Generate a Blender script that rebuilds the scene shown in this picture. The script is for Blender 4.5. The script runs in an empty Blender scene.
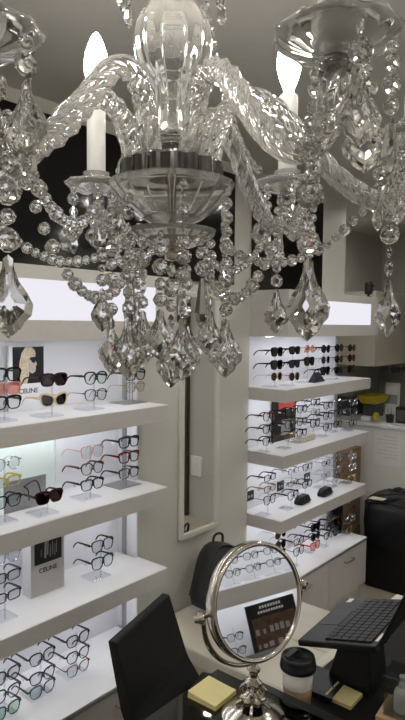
import bpy, bmesh, math, random
from mathutils import Vector, Matrix
random.seed(7)
C = bpy.context.scene.collection
SC = bpy.context.scene
PI = math.pi
EYE = 1.745
FPX, PITCH, YAW, ROLL = 604.3, .0587, .6992, -.0093

# ---------------------------------------------------------------- measuring helpers (photo pixel -> ray from the camera)
def ray(px, py):
    x = (px-202.5)/FPX; y = (360-py)/FPX
    cr, sr = math.cos(ROLL), math.sin(ROLL)
    r = x*cr+y*sr; v = -x*sr+y*cr
    cp, sp = math.cos(PITCH), math.sin(PITCH)
    fw = cp+v*sp; u = v*cp-sp
    c, s = math.cos(YAW), math.sin(YAW)
    return Vector((fw*c+r*s, fw*s-r*c, u))
def off(d): return Vector((d.x, d.y, EYE+d.z))
def ony(px, py, Y): d = ray(px, py); return off(d*(Y/d.y))
def onx(px, py, X): d = ray(px, py); return off(d*(X/d.x))
def onz(px, py, z): d = ray(px, py); return off(d*((z-EYE)/d.z))
def ond(px, py, D): return off(ray(px, py)*D)
FW = Vector((math.cos(YAW), math.sin(YAW), 0)); RT = Vector((math.sin(YAW), -math.cos(YAW), 0)); UP = Vector((0, 0, 1))

# ---------------------------------------------------------------- materials
def mat(name, col, rough=.5, metal=0, spec=.5, noise=0, nscale=40, bump=0, bscale=80, coat=0, trans=0, ior=1.45, emit=None, estr=0, sheen=0):
    m = bpy.data.materials.new(name); m.use_nodes = True
    nt = m.node_tree; b = nt.nodes['Principled BSDF']
    b.inputs['Base Color'].default_value = (*col, 1)
    b.inputs['Roughness'].default_value = rough; b.inputs['Metallic'].default_value = metal
    b.inputs['Specular IOR Level'].default_value = spec
    b.inputs['Coat Weight'].default_value = coat
    b.inputs['Transmission Weight'].default_value = trans; b.inputs['IOR'].default_value = ior
    if emit: b.inputs['Emission Color'].default_value = (*emit, 1); b.inputs['Emission Strength'].default_value = estr
    if noise or bump:
        tc = nt.nodes.new('ShaderNodeTexCoord')
    if noise:
        n = nt.nodes.new('ShaderNodeTexNoise'); n.inputs['Scale'].default_value = nscale; n.inputs['Detail'].default_value = 4
        nt.links.new(tc.outputs['Object'], n.inputs['Vector'])
        r = nt.nodes.new('ShaderNodeValToRGB')
        r.color_ramp.elements[0].position = .3; r.color_ramp.elements[1].position = .7
        r.color_ramp.elements[0].color = (*[max(0, c*(1-noise)) for c in col], 1)
        r.color_ramp.elements[1].color = (*[min(1, c*(1+noise)) for c in col], 1)
        nt.links.new(n.outputs['Fac'], r.inputs['Fac']); nt.links.new(r.outputs['Color'], b.inputs['Base Color'])
    if bump:
        n2 = nt.nodes.new('ShaderNodeTexNoise'); n2.inputs['Scale'].default_value = bscale; n2.inputs['Detail'].default_value = 3
        nt.links.new(tc.outputs['Object'], n2.inputs['Vector'])
        bp = nt.nodes.new('ShaderNodeBump'); bp.inputs['Strength'].default_value = bump; bp.inputs['Distance'].default_value = .01
        nt.links.new(n2.outputs['Fac'], bp.inputs['Height']); nt.links.new(bp.outputs['Normal'], b.inputs['Normal'])
    return m
def clear(name, tint, refl=.12, rough=.02, fres=1.45):
    """thin clear sheet: see-through with a fresnel gloss"""
    m = bpy.data.materials.new(name); m.use_nodes = True
    nt = m.node_tree; nt.nodes.remove(nt.nodes['Principled BSDF'])
    out = nt.nodes['Material Output']
    t = nt.nodes.new('ShaderNodeBsdfTransparent'); t.inputs['Color'].default_value = (*tint, 1)
    g = nt.nodes.new('ShaderNodeBsdfGlossy'); g.inputs['Roughness'].default_value = rough; g.inputs['Color'].default_value = (.9, .9, .9, 1)
    f = nt.nodes.new('ShaderNodeFresnel'); f.inputs['IOR'].default_value = fres
    a = nt.nodes.new('ShaderNodeMath'); a.operation = 'ADD'; a.inputs[1].default_value = refl; a.use_clamp = True
    mx = nt.nodes.new('ShaderNodeMixShader')
    ge = nt.nodes.new('ShaderNodeNewGeometry'); inv = nt.nodes.new('ShaderNodeMath'); inv.operation = 'SUBTRACT'; inv.inputs[0].default_value = 1
    mu = nt.nodes.new('ShaderNodeMath'); mu.operation = 'MULTIPLY'
    nt.links.new(ge.outputs['Backfacing'], inv.inputs[1]); nt.links.new(f.outputs[0], a.inputs[0])
    nt.links.new(a.outputs[0], mu.inputs[0]); nt.links.new(inv.outputs[0], mu.inputs[1]); nt.links.new(mu.outputs[0], mx.inputs[0])
    nt.links.new(t.outputs[0], mx.inputs[1]); nt.links.new(g.outputs[0], mx.inputs[2]); nt.links.new(mx.outputs[0], out.inputs['Surface'])
    return m
def emis(name, col, s):
    m = bpy.data.materials.new(name); m.use_nodes = True
    nt = m.node_tree; nt.nodes.remove(nt.nodes['Principled BSDF'])
    e = nt.nodes.new('ShaderNodeEmission'); e.inputs['Color'].default_value = (*col, 1); e.inputs['Strength'].default_value = s
    nt.links.new(e.outputs[0], nt.nodes['Material Output'].inputs['Surface'])
    return m
def tilemat(name, c1, c2, mortar, size):
    m = mat(name, c1, .35, noise=.08, nscale=9); nt = m.node_tree; b = nt.nodes['Principled BSDF']
    tc = nt.nodes.new('ShaderNodeTexCoord'); br = nt.nodes.new('ShaderNodeTexBrick')
    br.offset = 0; br.inputs['Scale'].default_value = 1; br.inputs['Brick Width'].default_value = size; br.inputs['Row Height'].default_value = size
    br.inputs['Mortar Size'].default_value = .003
    br.inputs['Color1'].default_value = (*c1, 1); br.inputs['Color2'].default_value = (*c2, 1); br.inputs['Mortar'].default_value = (*mortar, 1)
    nt.links.new(tc.outputs['Object'], br.inputs['Vector']); nt.links.new(br.outputs['Color'], b.inputs['Base Color'])
    return m

M = dict(
    wall=mat('wall_paint', (.575, .565, .515), .6, noise=.03, nscale=3, bump=.03, bscale=180),
    counterpaint=mat('counter_paint', (.74, .73, .67), .5, noise=.02, nscale=4), faintink=mat('faint_print', (.56, .56, .56), .8, noise=.05), ceil=mat('ceiling_paint', (.50, .485, .455), .8, noise=.03, nscale=2),
    dimwall=mat('grey_paint', (.52, .52, .48), .7, noise=.03, nscale=3),
    lam=mat('greige_laminate', (.56, .54, .52), .42, noise=.025, nscale=30),
    lamtop=mat('lightened_laminate', (.80, .79, .80), .32, noise=.015, nscale=20),  # same laminate as the unit, LED brightness on tops put into colour
    lamdoor=mat('taupe_laminate', (.56, .53, .515), .4, noise=.02, nscale=25),
    back=mat('white_back_panel', (.80, .80, .84), .4, noise=.01, nscale=10),
    floor=tilemat('beige_floor_tile', (.46, .40, .32), (.43, .375, .30), (.30, .27, .22), .45),
    bench=mat('cream_vinyl', (.60, .56, .46), .45, noise=.05, nscale=6, bump=.05, bscale=25),
    blackglass=mat('black_glass', (.006, .006, .006), .08, spec=.5, noise=.2, nscale=3),
    mirror=mat('mirror_silver', (.93, .94, .93), .015, metal=1),
    frame=mat('pale_frame', (.62, .62, .56), .35, noise=.03),
    alu=mat('aluminium', (.42, .42, .43), .35, metal=.9, noise=.05),
    steel=mat('brushed_steel', (.42, .42, .43), .4, metal=.9, noise=.08, nscale=60),
    chrome=mat('polished_nickel', (.72, .66, .58), .16, metal=1, noise=.06, nscale=40),
    dchrome=mat('dark_chrome', (.35, .35, .36), .12, metal=1, noise=.1, nscale=80),
    leather=mat('black_leather', (.010, .0105, .0105), .55, spec=.3, noise=.15, nscale=30, bump=.06, bscale=140),
    nylon=mat('black_nylon', (.010, .010, .011), .5, noise=.2, nscale=200, bump=.08, bscale=400),
    plastic=mat('black_plastic', (.012, .012, .013), .35, noise=.15, nscale=60),
    deskblack=mat('black_desk_board', (.010, .010, .010), .55, spec=.25, noise=.2, nscale=30), bag=mat('black_bin_bag', (.005, .005, .006), .32, spec=.35, noise=.2, nscale=20),
    key=mat('key_plastic', (.010, .010, .011), .45, noise=.1),
    pad=mat('laptop_deck', (.009, .0095, .010), .38, noise=.1, nscale=80),
    screen=mat('laptop_screen', (.008, .008, .009), .06, spec=.6, noise=.1),
    paper=mat('white_paper', (.80, .79, .76), .8, noise=.02),
    cream=mat('cream_edge', (.72, .69, .58), .5, noise=.03),
    yellow=mat('yellow_note', (.80, .70, .33), .75, noise=.03),
    cup=mat('white_cup', (.78, .75, .70), .6, noise=.02),
    kraft=mat('kraft_sleeve', (.38, .25, .14), .8, noise=.1, nscale=120),
    card=mat('cardboard', (.23, .155, .095), .85, noise=.12, nscale=30),
    tape=mat('box_tape', (.40, .31, .20), .4, noise=.05),
    brown=mat('dark_brown_door', (.045, .024, .02), .35, noise=.3, nscale=12),
    uc=mat('upper_cabinet_lacquer', (.50, .455, .37), .35, noise=.04, nscale=5),
    bin=mat('grey_bin', (.08, .08, .085), .5, noise=.1),
    tub=mat('pale_grey_tub', (.30, .30, .28), .4, noise=.05),
    yel=mat('yellow_plastic', (.62, .48, .03), .45, noise=.08),
    candle=mat('candle_tube', (.45, .45, .44), .45, noise=.02),
    skin=mat('printed_skin', (.55, .47, .40), .6, noise=.08, nscale=60), hair=mat('printed_hair', (.60, .50, .36), .6, noise=.25, nscale=90),
    ink=mat('black_ink', (.01, .01, .012), .4, noise=.1), inkg=mat('grey_print', (.34, .345, .36), .6, noise=.1, nscale=60),
    white=mat('white_board', (.80, .81, .83), .45, noise=.01), mint=mat('white_board_frame', (.78, .86, .82), .4, noise=.01),
    silverboard=mat('silver_board', (.55, .54, .54), .35, noise=.03),
    red=mat('red_print', (.40, .05, .035), .5, noise=.15), bronze=mat('brown_print', (.10, .055, .035), .4, noise=.4, nscale=25),
    navy=mat('navy_case', (.016, .012, .028), .6, noise=.2), creamcase=mat('cream_case', (.62, .58, .50), .5, noise=.03),
    tan=mat('tan_card', (.55, .38, .22), .7, noise=.06),
    led=emis('cool_led', (.92, .95, 1), 27), boxlight=emis('light_box_panel', (.93, .92, 1), .92),
    bulb=emis('warm_bulb', (1, .94, .84), 75), down=emis('downlight_lamp', (1, .965, .90), 290),
    crystal=mat('lead_crystal', (.97, .97, .96), 0.0, trans=.985, ior=1.6),
    armglass=mat('twisted_glass', (.96, .955, .94), .03, trans=.90, ior=1.5),  # whitish glass, milkiness raised to stand in for glare around the bulbs
    acrylic=clear('clear_acrylic', (.90, .91, .93), .05), clearlens=clear('clear_lens', (.93, .94, .95), .05),
    darklens=clear('dark_lens', (.03, .03, .03), .04), burglens=clear('burgundy_lens', (.11, .035, .04), .04),
    brownlens=clear('brown_lens', (.13, .07, .03), .04), pinklens=clear('pink_lens', (.86, .60, .57), .04), grnlens=clear('green_tint_lens', (.72, .85, .76), .05),
    holder=clear('holder_acrylic', (.86, .88, .88), .14), tglass=clear('smoked_glass_top', (.17, .185, .18), .05, fres=1.5),
    wht=mat('white_plastic', (.78, .78, .77), .35, noise=.02),
)
FR = {  # frame colours
    'black': mat('frame_black', (.008, .008, .009), .22, noise=.2), 'burg': mat('frame_burgundy', (.035, .008, .012), .25, noise=.2),
    'red': mat('frame_red', (.13, .010, .018), .25, noise=.2), 'cream': mat('frame_cream', (.70, .56, .38), .35, noise=.06),
    'green': mat('frame_dark_green', (.012, .030, .026), .25, noise=.2), 'gold': mat('frame_gold', (.55, .40, .18), .25, metal=.9, noise=.05),
    'silver': mat('frame_silver', (.50, .50, .52), .2, metal=.9, noise=.05), 'pink': mat('frame_pink', (.62, .27, .24), .3, noise=.08),
    'tort': mat('frame_tortoise', (.06, .028, .015), .25, noise=.6, nscale=90), 'navy': mat('frame_navy', (.012, .014, .030), .25, noise=.2),
    'clear': clear('frame_clear', (.82, .84, .87), .12), 'yellow': mat('frame_yellow', (.55, .45, .06), .3, noise=.1),
    'bred': mat('frame_bright_red', (.42, .02, .03), .3, noise=.1),
}

# ---------------------------------------------------------------- mesh helpers
def obj(name, bm, m, parent=None, smooth=False, bevel=0, segs=2, loc=None, rot=None):
    bmesh.ops.recalc_face_normals(bm, faces=bm.faces)
    me = bpy.data.meshes.new(name); bm.to_mesh(me); bm.free()
    for x in (m if isinstance(m, (list, tuple)) else [m]): me.materials.append(x)
    if smooth:
        for p in me.polygons: p.use_smooth = True
    o = bpy.data.objects.new(name, me); C.objects.link(o)
    if parent is not None: o.parent = parent
    if loc is not None: o.location = loc
    if rot is not None: o.rotation_euler = rot
    if bevel:
        b = o.modifiers.new('soft_edge', 'BEVEL'); b.width = bevel; b.segments = segs; b.limit_method = 'ANGLE'; b.angle_limit = .6
    return o
def tag(o, label, cat, group=None):
    o['label'] = label; o['category'] = cat
    if group: o['group'] = group
    return o
def thing(name, label, cat, loc=(0, 0, 0), rotz=0, group=None):
    o = bpy.data.objects.new(name, None); C.objects.link(o); o.empty_display_size = .05
    o.location = loc; o.rotation_euler = (0, 0, rotz)
    return tag(o, label, cat, group)
def struct(o):
    o['kind'] = 'structure'; return o
def box(bm, x0, x1, y0, y1, z0, z1):
    v = [bm.verts.new(p) for p in ((x0, y0, z0), (x1, y0, z0), (x1, y1, z0), (x0, y1, z0), (x0, y0, z1), (x1, y0, z1), (x1, y1, z1), (x0, y1, z1))]
    for f in ((0, 3, 2, 1), (4, 5, 6, 7), (0, 1, 5, 4), (1, 2, 6, 5), (2, 3, 7, 6), (3, 0, 4, 7)): bm.faces.new([v[i] for i in f])
    return bm
def B(*a): return box(bmesh.new(), *a)
def loft(bm, rings, cap=True, closed=False):
    R = [[bm.verts.new(p) for p in r] for r in rings]; n = len(R[0])
    k = len(R)
    for i in range(k if closed else k-1):
        a, b = R[i], R[(i+1) % k]
        for j in range(n): bm.faces.new((a[j], a[(j+1) % n], b[(j+1) % n], b[j]))
    if cap and not closed:
        if n > 2:
            bm.faces.new(R[0][::-1]); bm.faces.new(R[-1])
    return bm
def lathe(bm, prof, n=24, c=(0, 0, 0), flute=0, nf=0):
    """prof: (r, z) bottom to top"""
    rings = []
    for r, z in prof:
        ring = []
        for j in range(n):
            a = 2*PI*j/n; rr = max(r, .0003)*(1+flute*math.cos(nf*a)) if nf else max(r, .0003)
            ring.append((c[0]+rr*math.cos(a), c[1]+rr*math.sin(a), c[2]+z))
        rings.append(ring)
    ring = prof[0][0] > .0305 or (prof[0][0] > .001 and prof[-1][0] > .0131 and prof[-1][0] == prof[0][0])
    return loft(bm, rings, closed=ring)
def frames(pts):
    pts = [Vector(p) for p in pts]; T = []
    for i in range(len(pts)):
        a = pts[max(i-1, 0)]; b = pts[min(i+1, len(pts)-1)]; T.append((b-a).normalized())
    n = Vector((0, 0, 1)) if abs(T[0].z) < .9 else Vector((1, 0, 0))
    N = []
    for t in T:
        n = (n-t*n.dot(t)); n = n.normalized() if n.length > 1e-6 else t.orthogonal().normalized(); N.append(n)
    return pts, T, N
def tube(bm, pts, r, n=8, twist=0, star=0, nstar=0):
    pts, T, N = frames(pts); rings = []
    for i, (p, t, nn) in enumerate(zip(pts, T, N)):
        b = t.cross(nn); rr = r[i] if isinstance(r, (list, tuple)) else r
        ring = []
        for j in range(n):
            a = 2*PI*j/n
            q = rr*(1+star*math.cos(nstar*a)) if nstar else rr
            a2 = a+twist*i
            ring.append(p+nn*(q*math.cos(a2))+b*(q*math.sin(a2)))
        rings.append(ring)
    return loft(bm, rings)
def bez(P, n=10):
    """catmull-rom through P"""
    P = [Vector(p) for p in P]; out = []
    for i in range(len(P)-1):
        p0 = P[max(i-1, 0)]; p1 = P[i]; p2 = P[i+1]; p3 = P[min(i+2, len(P)-1)]
        for k in range(n):
            t = k/n
            out.append(.5*((2*p1)+(p2-p0)*t+(2*p0-5*p1+4*p2-p3)*t*t+(3*p1-p0-3*p2+p3)*t**3))
    out.append(P[-1]); return out
def poly(bm, pts, y0, y1):
    """prism of an (x,z) outline between two y"""
    return loft(bm, [[(x, y0, z) for x, z in pts], [(x, y1, z) for x, z in pts]])
def xform(bm, mtx): bmesh.ops.transform(bm, matrix=mtx, verts=bm.verts); return bm
def text_mesh(s, size, depth=.0006):
    cu = bpy.data.curves.new('lettering', 'FONT'); cu.body = s; cu.size = size; cu.align_x = 'CENTER'; cu.extrude = depth
    o = bpy.data.objects.new('lettering_source', cu); C.objects.link(o)
    dg = bpy.context.evaluated_depsgraph_get(); me = bpy.data.meshes.new_from_object(o.evaluated_get(dg))
    bm = bmesh.new(); bm.from_mesh(me); bpy.data.objects.remove(o); bpy.data.curves.remove(cu); bpy.data.meshes.remove(me)
    xform(bm, Matrix.Rotation(PI/2, 4, 'X')); return bm
def dup_tree(o, parent=None):
    c = o.copy(); C.objects.link(c)
    if parent is not None: c.parent = parent
    for ch in list(o.children): dup_tree(ch, c)
    return c

# ---------------------------------------------------------------- the room
Z = lambda rel: EYE+rel
XL, YL, YP, XP, XR = 1.789, 1.683, 1.862, 2.597, 3.60
CE = Z(.80); YB, YN = 2.35, 1.98          # ceiling, far wall of the recess, back of the near niche
YR = 1.90                                  # back panel of the far unit
X0, X1, Y0 = -1.9, 5.35, -1.62
RX = 3.66                                  # where the recess starts
struct(obj('floor', B(X0-.1, X1+.1, Y0-.1, YB+.1, -.08, 0), M['floor']))
struct(obj('ceiling', B(X0-.1, X1+.1, Y0-.1, YB+.1, CE, CE+.08), M['ceil']))
NX = .30
bm = bmesh.new()
box(bm, X0-.1, NX, YP, YB, 0, CE)                    # wall left of the niche
box(bm, NX, XL, YP, YB, Z(-.059), CE)                # bulkhead over the near unit
box(bm, XL, XP, YP, YB, 0, CE)                       # pillar with the mirror
box(bm, XP, RX, YP, YB-.2, Z(-.059), CE)             # bulkhead over the far unit
struct(obj('wall_back', bm, M['wall']))
struct(obj('wall_niche', B(NX, XL, YN, YN+.05, 0, Z(-.059)), M['back']))
struct(obj('wall_display', B(XP, 3.625, YR, YR+.035, 0, Z(-.059)), M['back']))
struct(obj('wall_recess', B(RX, X1+.1, YB, YB+.1, 0, CE), M['dimwall']))
struct(obj('wall_opposite', B(X0-.1, X1+.1, Y0-.1, Y0, 0, CE), M['wall']))
struct(obj('wall_front', B(X0-.1, X0, Y0, YP, 0, CE), M['wall']))
struct(obj('wall_end', B(X1, X1+.1, Y0, YB, 0, CE), M['dimwall']))
# reveal lining of the near niche: white side panel and a grey metal channel
struct(obj('trim_1', B(XL-.006, XL-.0005, YP+.001, YN, .40, Z(-.06)), M['white']))
struct(obj('trim_2', B(XL-.016, XL-.006, 1.925, 1.945, .40, Z(-.06)), M['alu']))
struct(obj('trim_3', B(3.625, 3.64, 1.885, YR+.04, .40, Z(-.06)), M['alu']))
struct(obj('baseboard_back', B(XL, XP, YP-.012, YP, 0, .08), M['wall']))
# black glass fascia above the units
struct(obj('trim_4', B(.2, 2.437, YP-.016, YP-.001, Z(.2), Z(.745)), M['blackglass']))
struct(obj('trim_5', B(XP+.005, 3.33, YP-.016, YP-.001, Z(.18), Z(.745)), M['blackglass']))
# stud wall with a dark door at the far end (seen in the wall mirror)
struct(obj('wall_partition', B(4.10, 4.18, Y0, .95, 0, CE), M['dimwall']))
struct(obj('door_1', B(4.065, 4.099, -.75, .115, 0, 2.05), M['brown'], bevel=.004))

t = thing('light_switch', 'white plastic switch box on the grey wall reflected in the wall mirror', 'switch', (4.10, .205, .47))
obj('cover_plate', B(-.018, -.0005, -.06, .06, -.09, .09), M['wht'], t, bevel=.004)
obj('rocker', B(-.025, -.018, -.02, .02, -.035, .035), M['wht'], t, bevel=.002)

# ---------------------------------------------------------------- shelves, light boxes, cabinets
def shelf(x0, x1, yf, yb, ztop, th, label, group, nose=0):
    t = thing('display_shelf', label, 'shelf', ((x0+x1)/2, yb, ztop-th), 0, group)
    w = (x1-x0)/2; d = yf-yb
    dn = YP-.002-yb if nose else -.001
    def plan(i): return [(-w+i, d+i), (w+nose-i, d+i), (w+nose-i, dn), (w-i, dn), (w-i, -.001), (-w+i, -.001)] if nose else [(-w+i, d+i), (w-i, d+i), (w-i, -.001), (-w+i, -.001)]
    obj('shelf_body', loft(bmesh.new(), [[(x, y, 0) for x, y in plan(0)], [(x, y, th-.0025) for x, y in plan(0)]]), M['lam'], t, bevel=.0015)
    obj('shelf_top', loft(bmesh.new(), [[(x, y, th-.0025) for x, y in plan(.0005)], [(x, y, th) for x, y in plan(.0005)]]), M['lamtop'], t)  # paler sheet on the same board, imitating light from the strip above
    obj('light_strip', B(-w+.03, w-.03, d*.38-.006, d*.38+.006, -.002, -.0003), M['led'], t)
    return t
zs = (Z(-.328), Z(-.668), Z(-1.008)); TH = .066; ZC = Z(-1.35)
for z, n in zip(zs, ('upper', 'middle', 'lower')):
    shelf(NX+.002, XL-.018, YL, YN, z, TH, f'{n} backlit greige shelf of the near display unit', 'floating shelves of the near display unit', .018)
for z, yf, n in zip(zs, (1.637, 1.641, 1.648), ('upper', 'middle', 'lower')):
    shelf(XP+.002, XR, yf, YR, z, TH, f'{n} backlit greige shelf of the far display unit beyond the wall mirror', 'floating shelves of the far display unit')
# the last bit of each near shelf reaches the pillar corner in front of the trim
def lightbox(x0, x1, yf, zb, zt, p0, p1, zp0, zp1, label):
    t = thing('light_box', label, 'light box', ((x0+x1)/2, YP, zb), 0, 'light boxes over the display units')  # blank light box, bears no sign
    w = (x1-x0)/2; d = yf-YP; cx = (x0+x1)/2
    bm = bmesh.new()
    box(bm, -w, w, d+.012, -.001, 0, zt-zb)                        # body
    a0, a1, b0, b1 = p0-cx, p1-cx, zp0-zb, zp1-zb
    box(bm, -w, w, d, d+.0119, 0, b0); box(bm, -w, w, d, d+.0119, b1, zt-zb)
    box(bm, -w, a0, d, d+.0119, b0, b1); box(bm, a1, w, d, d+.0119, b0, b1)
    obj('box_body', bm, M['lam'], t)
    obj('light_panel', B(a0, a1, d+.004, d+.0118, b0, b1), M['boxlight'], t)
    obj('light_strip', B(-w+.03, w-.03, .38*d-.006, .38*d+.006, -.002, -.0003), M['led'], t)
lightbox(NX+.002, XL, YL, Z(-.059), Z(.188), NX+.05, 1.715, Z(.0095), Z(.143), 'long glowing white light box over the near shelves')
lightbox(XP+.002, 3.662, 1.626, Z(-.059), Z(.1806), 2.637, 3.562, Z(.006), Z(.136), 'short glowing white light box over the far shelves')

def cabinet(x0, x1, yf, yb, splits, handles, label):
    t = thing('base_cabinet', label, 'cabinet', ((x0+x1)/2, yb, 0), 0, 'low cabinets under the shelves')
    cx = (x0+x1)/2; w = (x1-x0)/2; d = yf-yb
    obj('carcass', B(-w, w, d+.02, -.001, .10, ZC-.018), M['lamdoor'], t)
    obj('plinth', B(-w+.002, w-.035, d+.03, -.001, 0, .0995), M['lamdoor'], t)
    obj('worktop', B(-w, w, d-.002, -.001, ZC-.0175, ZC), M['lamtop'], t, bevel=.001)
    obj('front_strip', B(-w, w, d-.0035, d-.0021, ZC-.016, ZC-.006), M['alu'], t)
    xs = [x0]+splits+[x1]
    for i in range(len(xs)-1):
        dr = obj('door', B(xs[i]-cx+.002, xs[i+1]-cx-.002, d, d+.019, .10, ZC-.021), M['lamdoor'], t, bevel=.0015)
        hx = handles[i]
        if hx is not None:
            bm = bmesh.new()
            zh = ZC-.075
            tube(bm, bez([(hx-cx-.05, d, zh), (hx-cx-.048, d-.018, zh), (hx-cx-.03, d-.024, zh), (hx-cx+.03, d-.024, zh), (hx-cx+.048, d-.018, zh), (hx-cx+.05, d, zh)], 5), .0045, 8)
            obj('handle', bm, M['alu'], dr, True)
    return t
sL = ony(73, 716, 1.64).x
cabinet(NX+.002, XL-.0175, 1.640, YN, [sL-.52, sL], [None, sL-.07, ony(117.5, 692, 1.62).x+.06], 'low taupe cabinet under the near display shelves')
sR = ony(329, 590, 1.633).x
cabinet(XP+.002, XR, 1.636, YR, [sR], [ony(309, 577, 1.61).x, ony(352, 553, 1.61).x], 'low taupe cabinet with bar handles under the far display shelves')

# ---------------------------------------------------------------- eyewear
def sgnpow(v, p): return math.copysign(abs(v)**p, v)
def outline(kind, side, n=24):
    K = {'round': (.0205, .0205, 2.0), 'panto': (.0220, .0205, 2.6), 'square': (.0225, .0185, 3.8), 'bigsq': (.0232, .0218, 3.6), 'cat': (.0225, .0180, 3.0), 'aviator': (.0225, .021, 2.4), 'rect': (.0225, .0145, 4.5)}
    w, h, p = K[kind]; out = []
    for i in range(n):
        a = 2*PI*i/n
        x = w*sgnpow(math.cos(a), 2/p); z = h*sgnpow(math.sin(a), 2/p)
        if kind in ('square', 'panto', 'bigsq'): x *= 1+.14*(z/h)
        if kind == 'cat': z += .0055*(x/w)*side*max(0, z/h+.2); x *= 1+.14*(z/h)
        if kind == 'aviator': z -= .004*(1-(x/w)**2)*(z < 0); x += side*.003*(-z/h)
        out.append((x, z))
    return out
GW = .0278          # lens centre offset
def wrap(x): return 1.6*x*x
EYE_CACHE = {}
def make_glasses(kind, fr, lens, rim, thick_temple):
    """meshes of one pair: front at y=0 looking -Y, temples reaching +Y"""
    key = (kind, fr, lens, rim, thick_temple)
    if key in EYE_CACHE: return EYE_CACHE[key]
    bm = bmesh.new(); lenses = []
    for s in (-1, 1):
        o = outline(kind, s); rings = []
        for x, z in o:
            L = math.hypot(x, z); ux, uz = x/L, z/L
            up = 1.6 if z > .006 else (1.1 if z > -.004 else .8)
            X = s*GW+x; Xo = X+ux*rim*up; zo = z+uz*rim*up
            rings.append([(X, wrap(X)-.0018, z), (Xo, wrap(Xo)-.0018, zo), (Xo, wrap(Xo)+.0018, zo), (X, wrap(X)+.0018, z)])
        loft(bm, rings, closed=True)
        bl = bmesh.new()
        loft(bl, [[(s*GW+x*1.01, wrap(s*GW+x)-.0004, z*1.01) for x, z in o], [(s*GW+x*1.01, wrap(s*GW+x)+.0006, z*1.01) for x, z in o]])
        bmesh.ops.recalc_face_normals(bl, faces=bl.faces)
        me = bpy.data.meshes.new('lens'); bl.to_mesh(me); bl.free(); me.materials.append(M[lens]); lenses.append(me)
        # end piece
        xo = max(x for x, z in o); e = s*(GW+xo); lug = .0595
        box(bm, min(e*.985, s*lug), max(e*.985, s*lug), .0055, .0095, .0085-max(rim, .0014), .0085+max(rim, .0014))
    xi = GW-max(x for x, z in outline(kind, 1))
    tube(bm, [(-xi-.0012, wrap(xi), .005), (-xi*.5, -.0006, .0075), (0, -.0012, .0082), (xi*.5, -.0006, .0075), (xi+.0012, wrap(xi), .005)], max(rim*.75, .0011), 6)
    for s in (-1, 1):                                              # nose pads
        box(bm, s*(xi*.72)-.0007, s*(xi*.72)+.0007, .002, .006, -.008, .000)
    bmesh.ops.recalc_face_normals(bm, faces=bm.faces)
    fm = bpy.data.meshes.new('front_frame'); bm.to_mesh(fm); bm.free(); fm.materials.append(FR[fr])
    temples = []
    for s in (-1, 1):
        bt = bmesh.new(); th = .0040 if thick_temple else .0012; rings = []
        for y, z, k in ((.0096, .0092, 1.15), (.03, .0088, 1), (.065, .0075, .75), (.085, .0055, .65), (.098, -.002, .65), (.109, -.014, .7), (.114, -.022, .55)):
            h = th*k; x = s*(.0590-.02*max(0, y-.02)); w = .0011 if thick_temple else .0008
            rings.append([(x-w, y-(h*.4 if y > .09 else 0), z-h), (x+w, y-(h*.4 if y > .09 else 0), z-h), (x+w, y+(h*.4 if y > .09 else 0), z+h), (x-w, y+(h*.4 if y > .09 else 0), z+h)])
        loft(bt, rings); bmesh.ops.recalc_face_normals(bt, faces=bt.faces)
        me = bpy.data.meshes.new('temple'); bt.to_mesh(me); bt.free(); me.materials.append(FR[fr]); temples.append(me)
    bt = bmesh.new(); box(bt, -.0612, -.0602, .026, .042, -.004, .0035)
    me = bpy.data.meshes.new('price_tag'); bt.to_mesh(me); bt.free(); me.materials.append(M['paper'])
    EYE_CACHE[key] = (fm, lenses, temples, me); return EYE_CACHE[key]
def glasses(p, kind, fr, lens, rim, tt, label, cat, group, rz=0):
    fm, ls, ts, tg = make_glasses(kind, fr, lens, rim, tt)
    sun = cat == 'sunglasses'
    t = thing('sunglasses' if sun else 'eyeglasses', label, cat, p, rz, group)
    for nm, me in (('front_frame', fm), ('lens', ls[0]), ('lens', ls[1]), ('temple', ts[0]), ('temple', ts[1]))+((('price_tag', tg),) if tt and lens == 'clearlens' and not rz else ()):
        o = bpy.data.objects.new(nm, me); C.objects.link(o); o.parent = t
    return t
KN = {'round': 'round', 'panto': 'rounded', 'square': 'square', 'bigsq': 'large square', 'cat': 'cat-eye', 'aviator': 'aviator', 'rect': 'narrow'}
FN = {'black': 'black', 'burg': 'dark burgundy', 'red': 'dark red', 'cream': 'cream', 'green': 'dark green', 'gold': 'gold', 'silver': 'silver', 'pink': 'pink', 'tort': 'tortoiseshell', 'navy': 'navy', 'clear': 'clear', 'yellow': 'yellow', 'bred': 'bright red'}
SUN = ('darklens', 'burglens', 'brownlens', 'pinklens')
ROWS = {1: ('only',), 2: ('top', 'lower'), 3: ('top', 'middle', 'bottom')}
def stand(p, h, levels, yoff, label, group, steel=False, w=.042, flip=False):
    """p: base centre on the shelf; levels: heights of the noses relative to p.z; pegs carry the bridges"""
    t = thing('eyewear_stand', label, 'display stand', p, PI if flip else 0, group)
    if flip: yoff = -.05
    m = M['steel'] if steel else M['acrylic']
    obj('base_plate', B(-w, w, -w*.7, w*.7+.02, 0, .004 if steel else .007), m, t, bevel=.001)
    bm = bmesh.new()
    if steel:
        tube(bm, [(-.004, yoff+.016, .004), (-.004, yoff+.016, h)], .0022, 8)
        tube(bm, [(.02, yoff+.06, .004), (.02, yoff+.06, h)], .0022, 8)
    else:
        box(bm, -.0022, .0022, yoff+.013, yoff+.018, .0071, h)
    obj('rod', bm, M['alu'] if steel else m, t)
    for lz in levels:
        obj('nose_peg', B(-.0011, .0011, yoff+.0027, yoff+.0129, lz-.003, lz+.0030), m, t)
    return t
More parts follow.
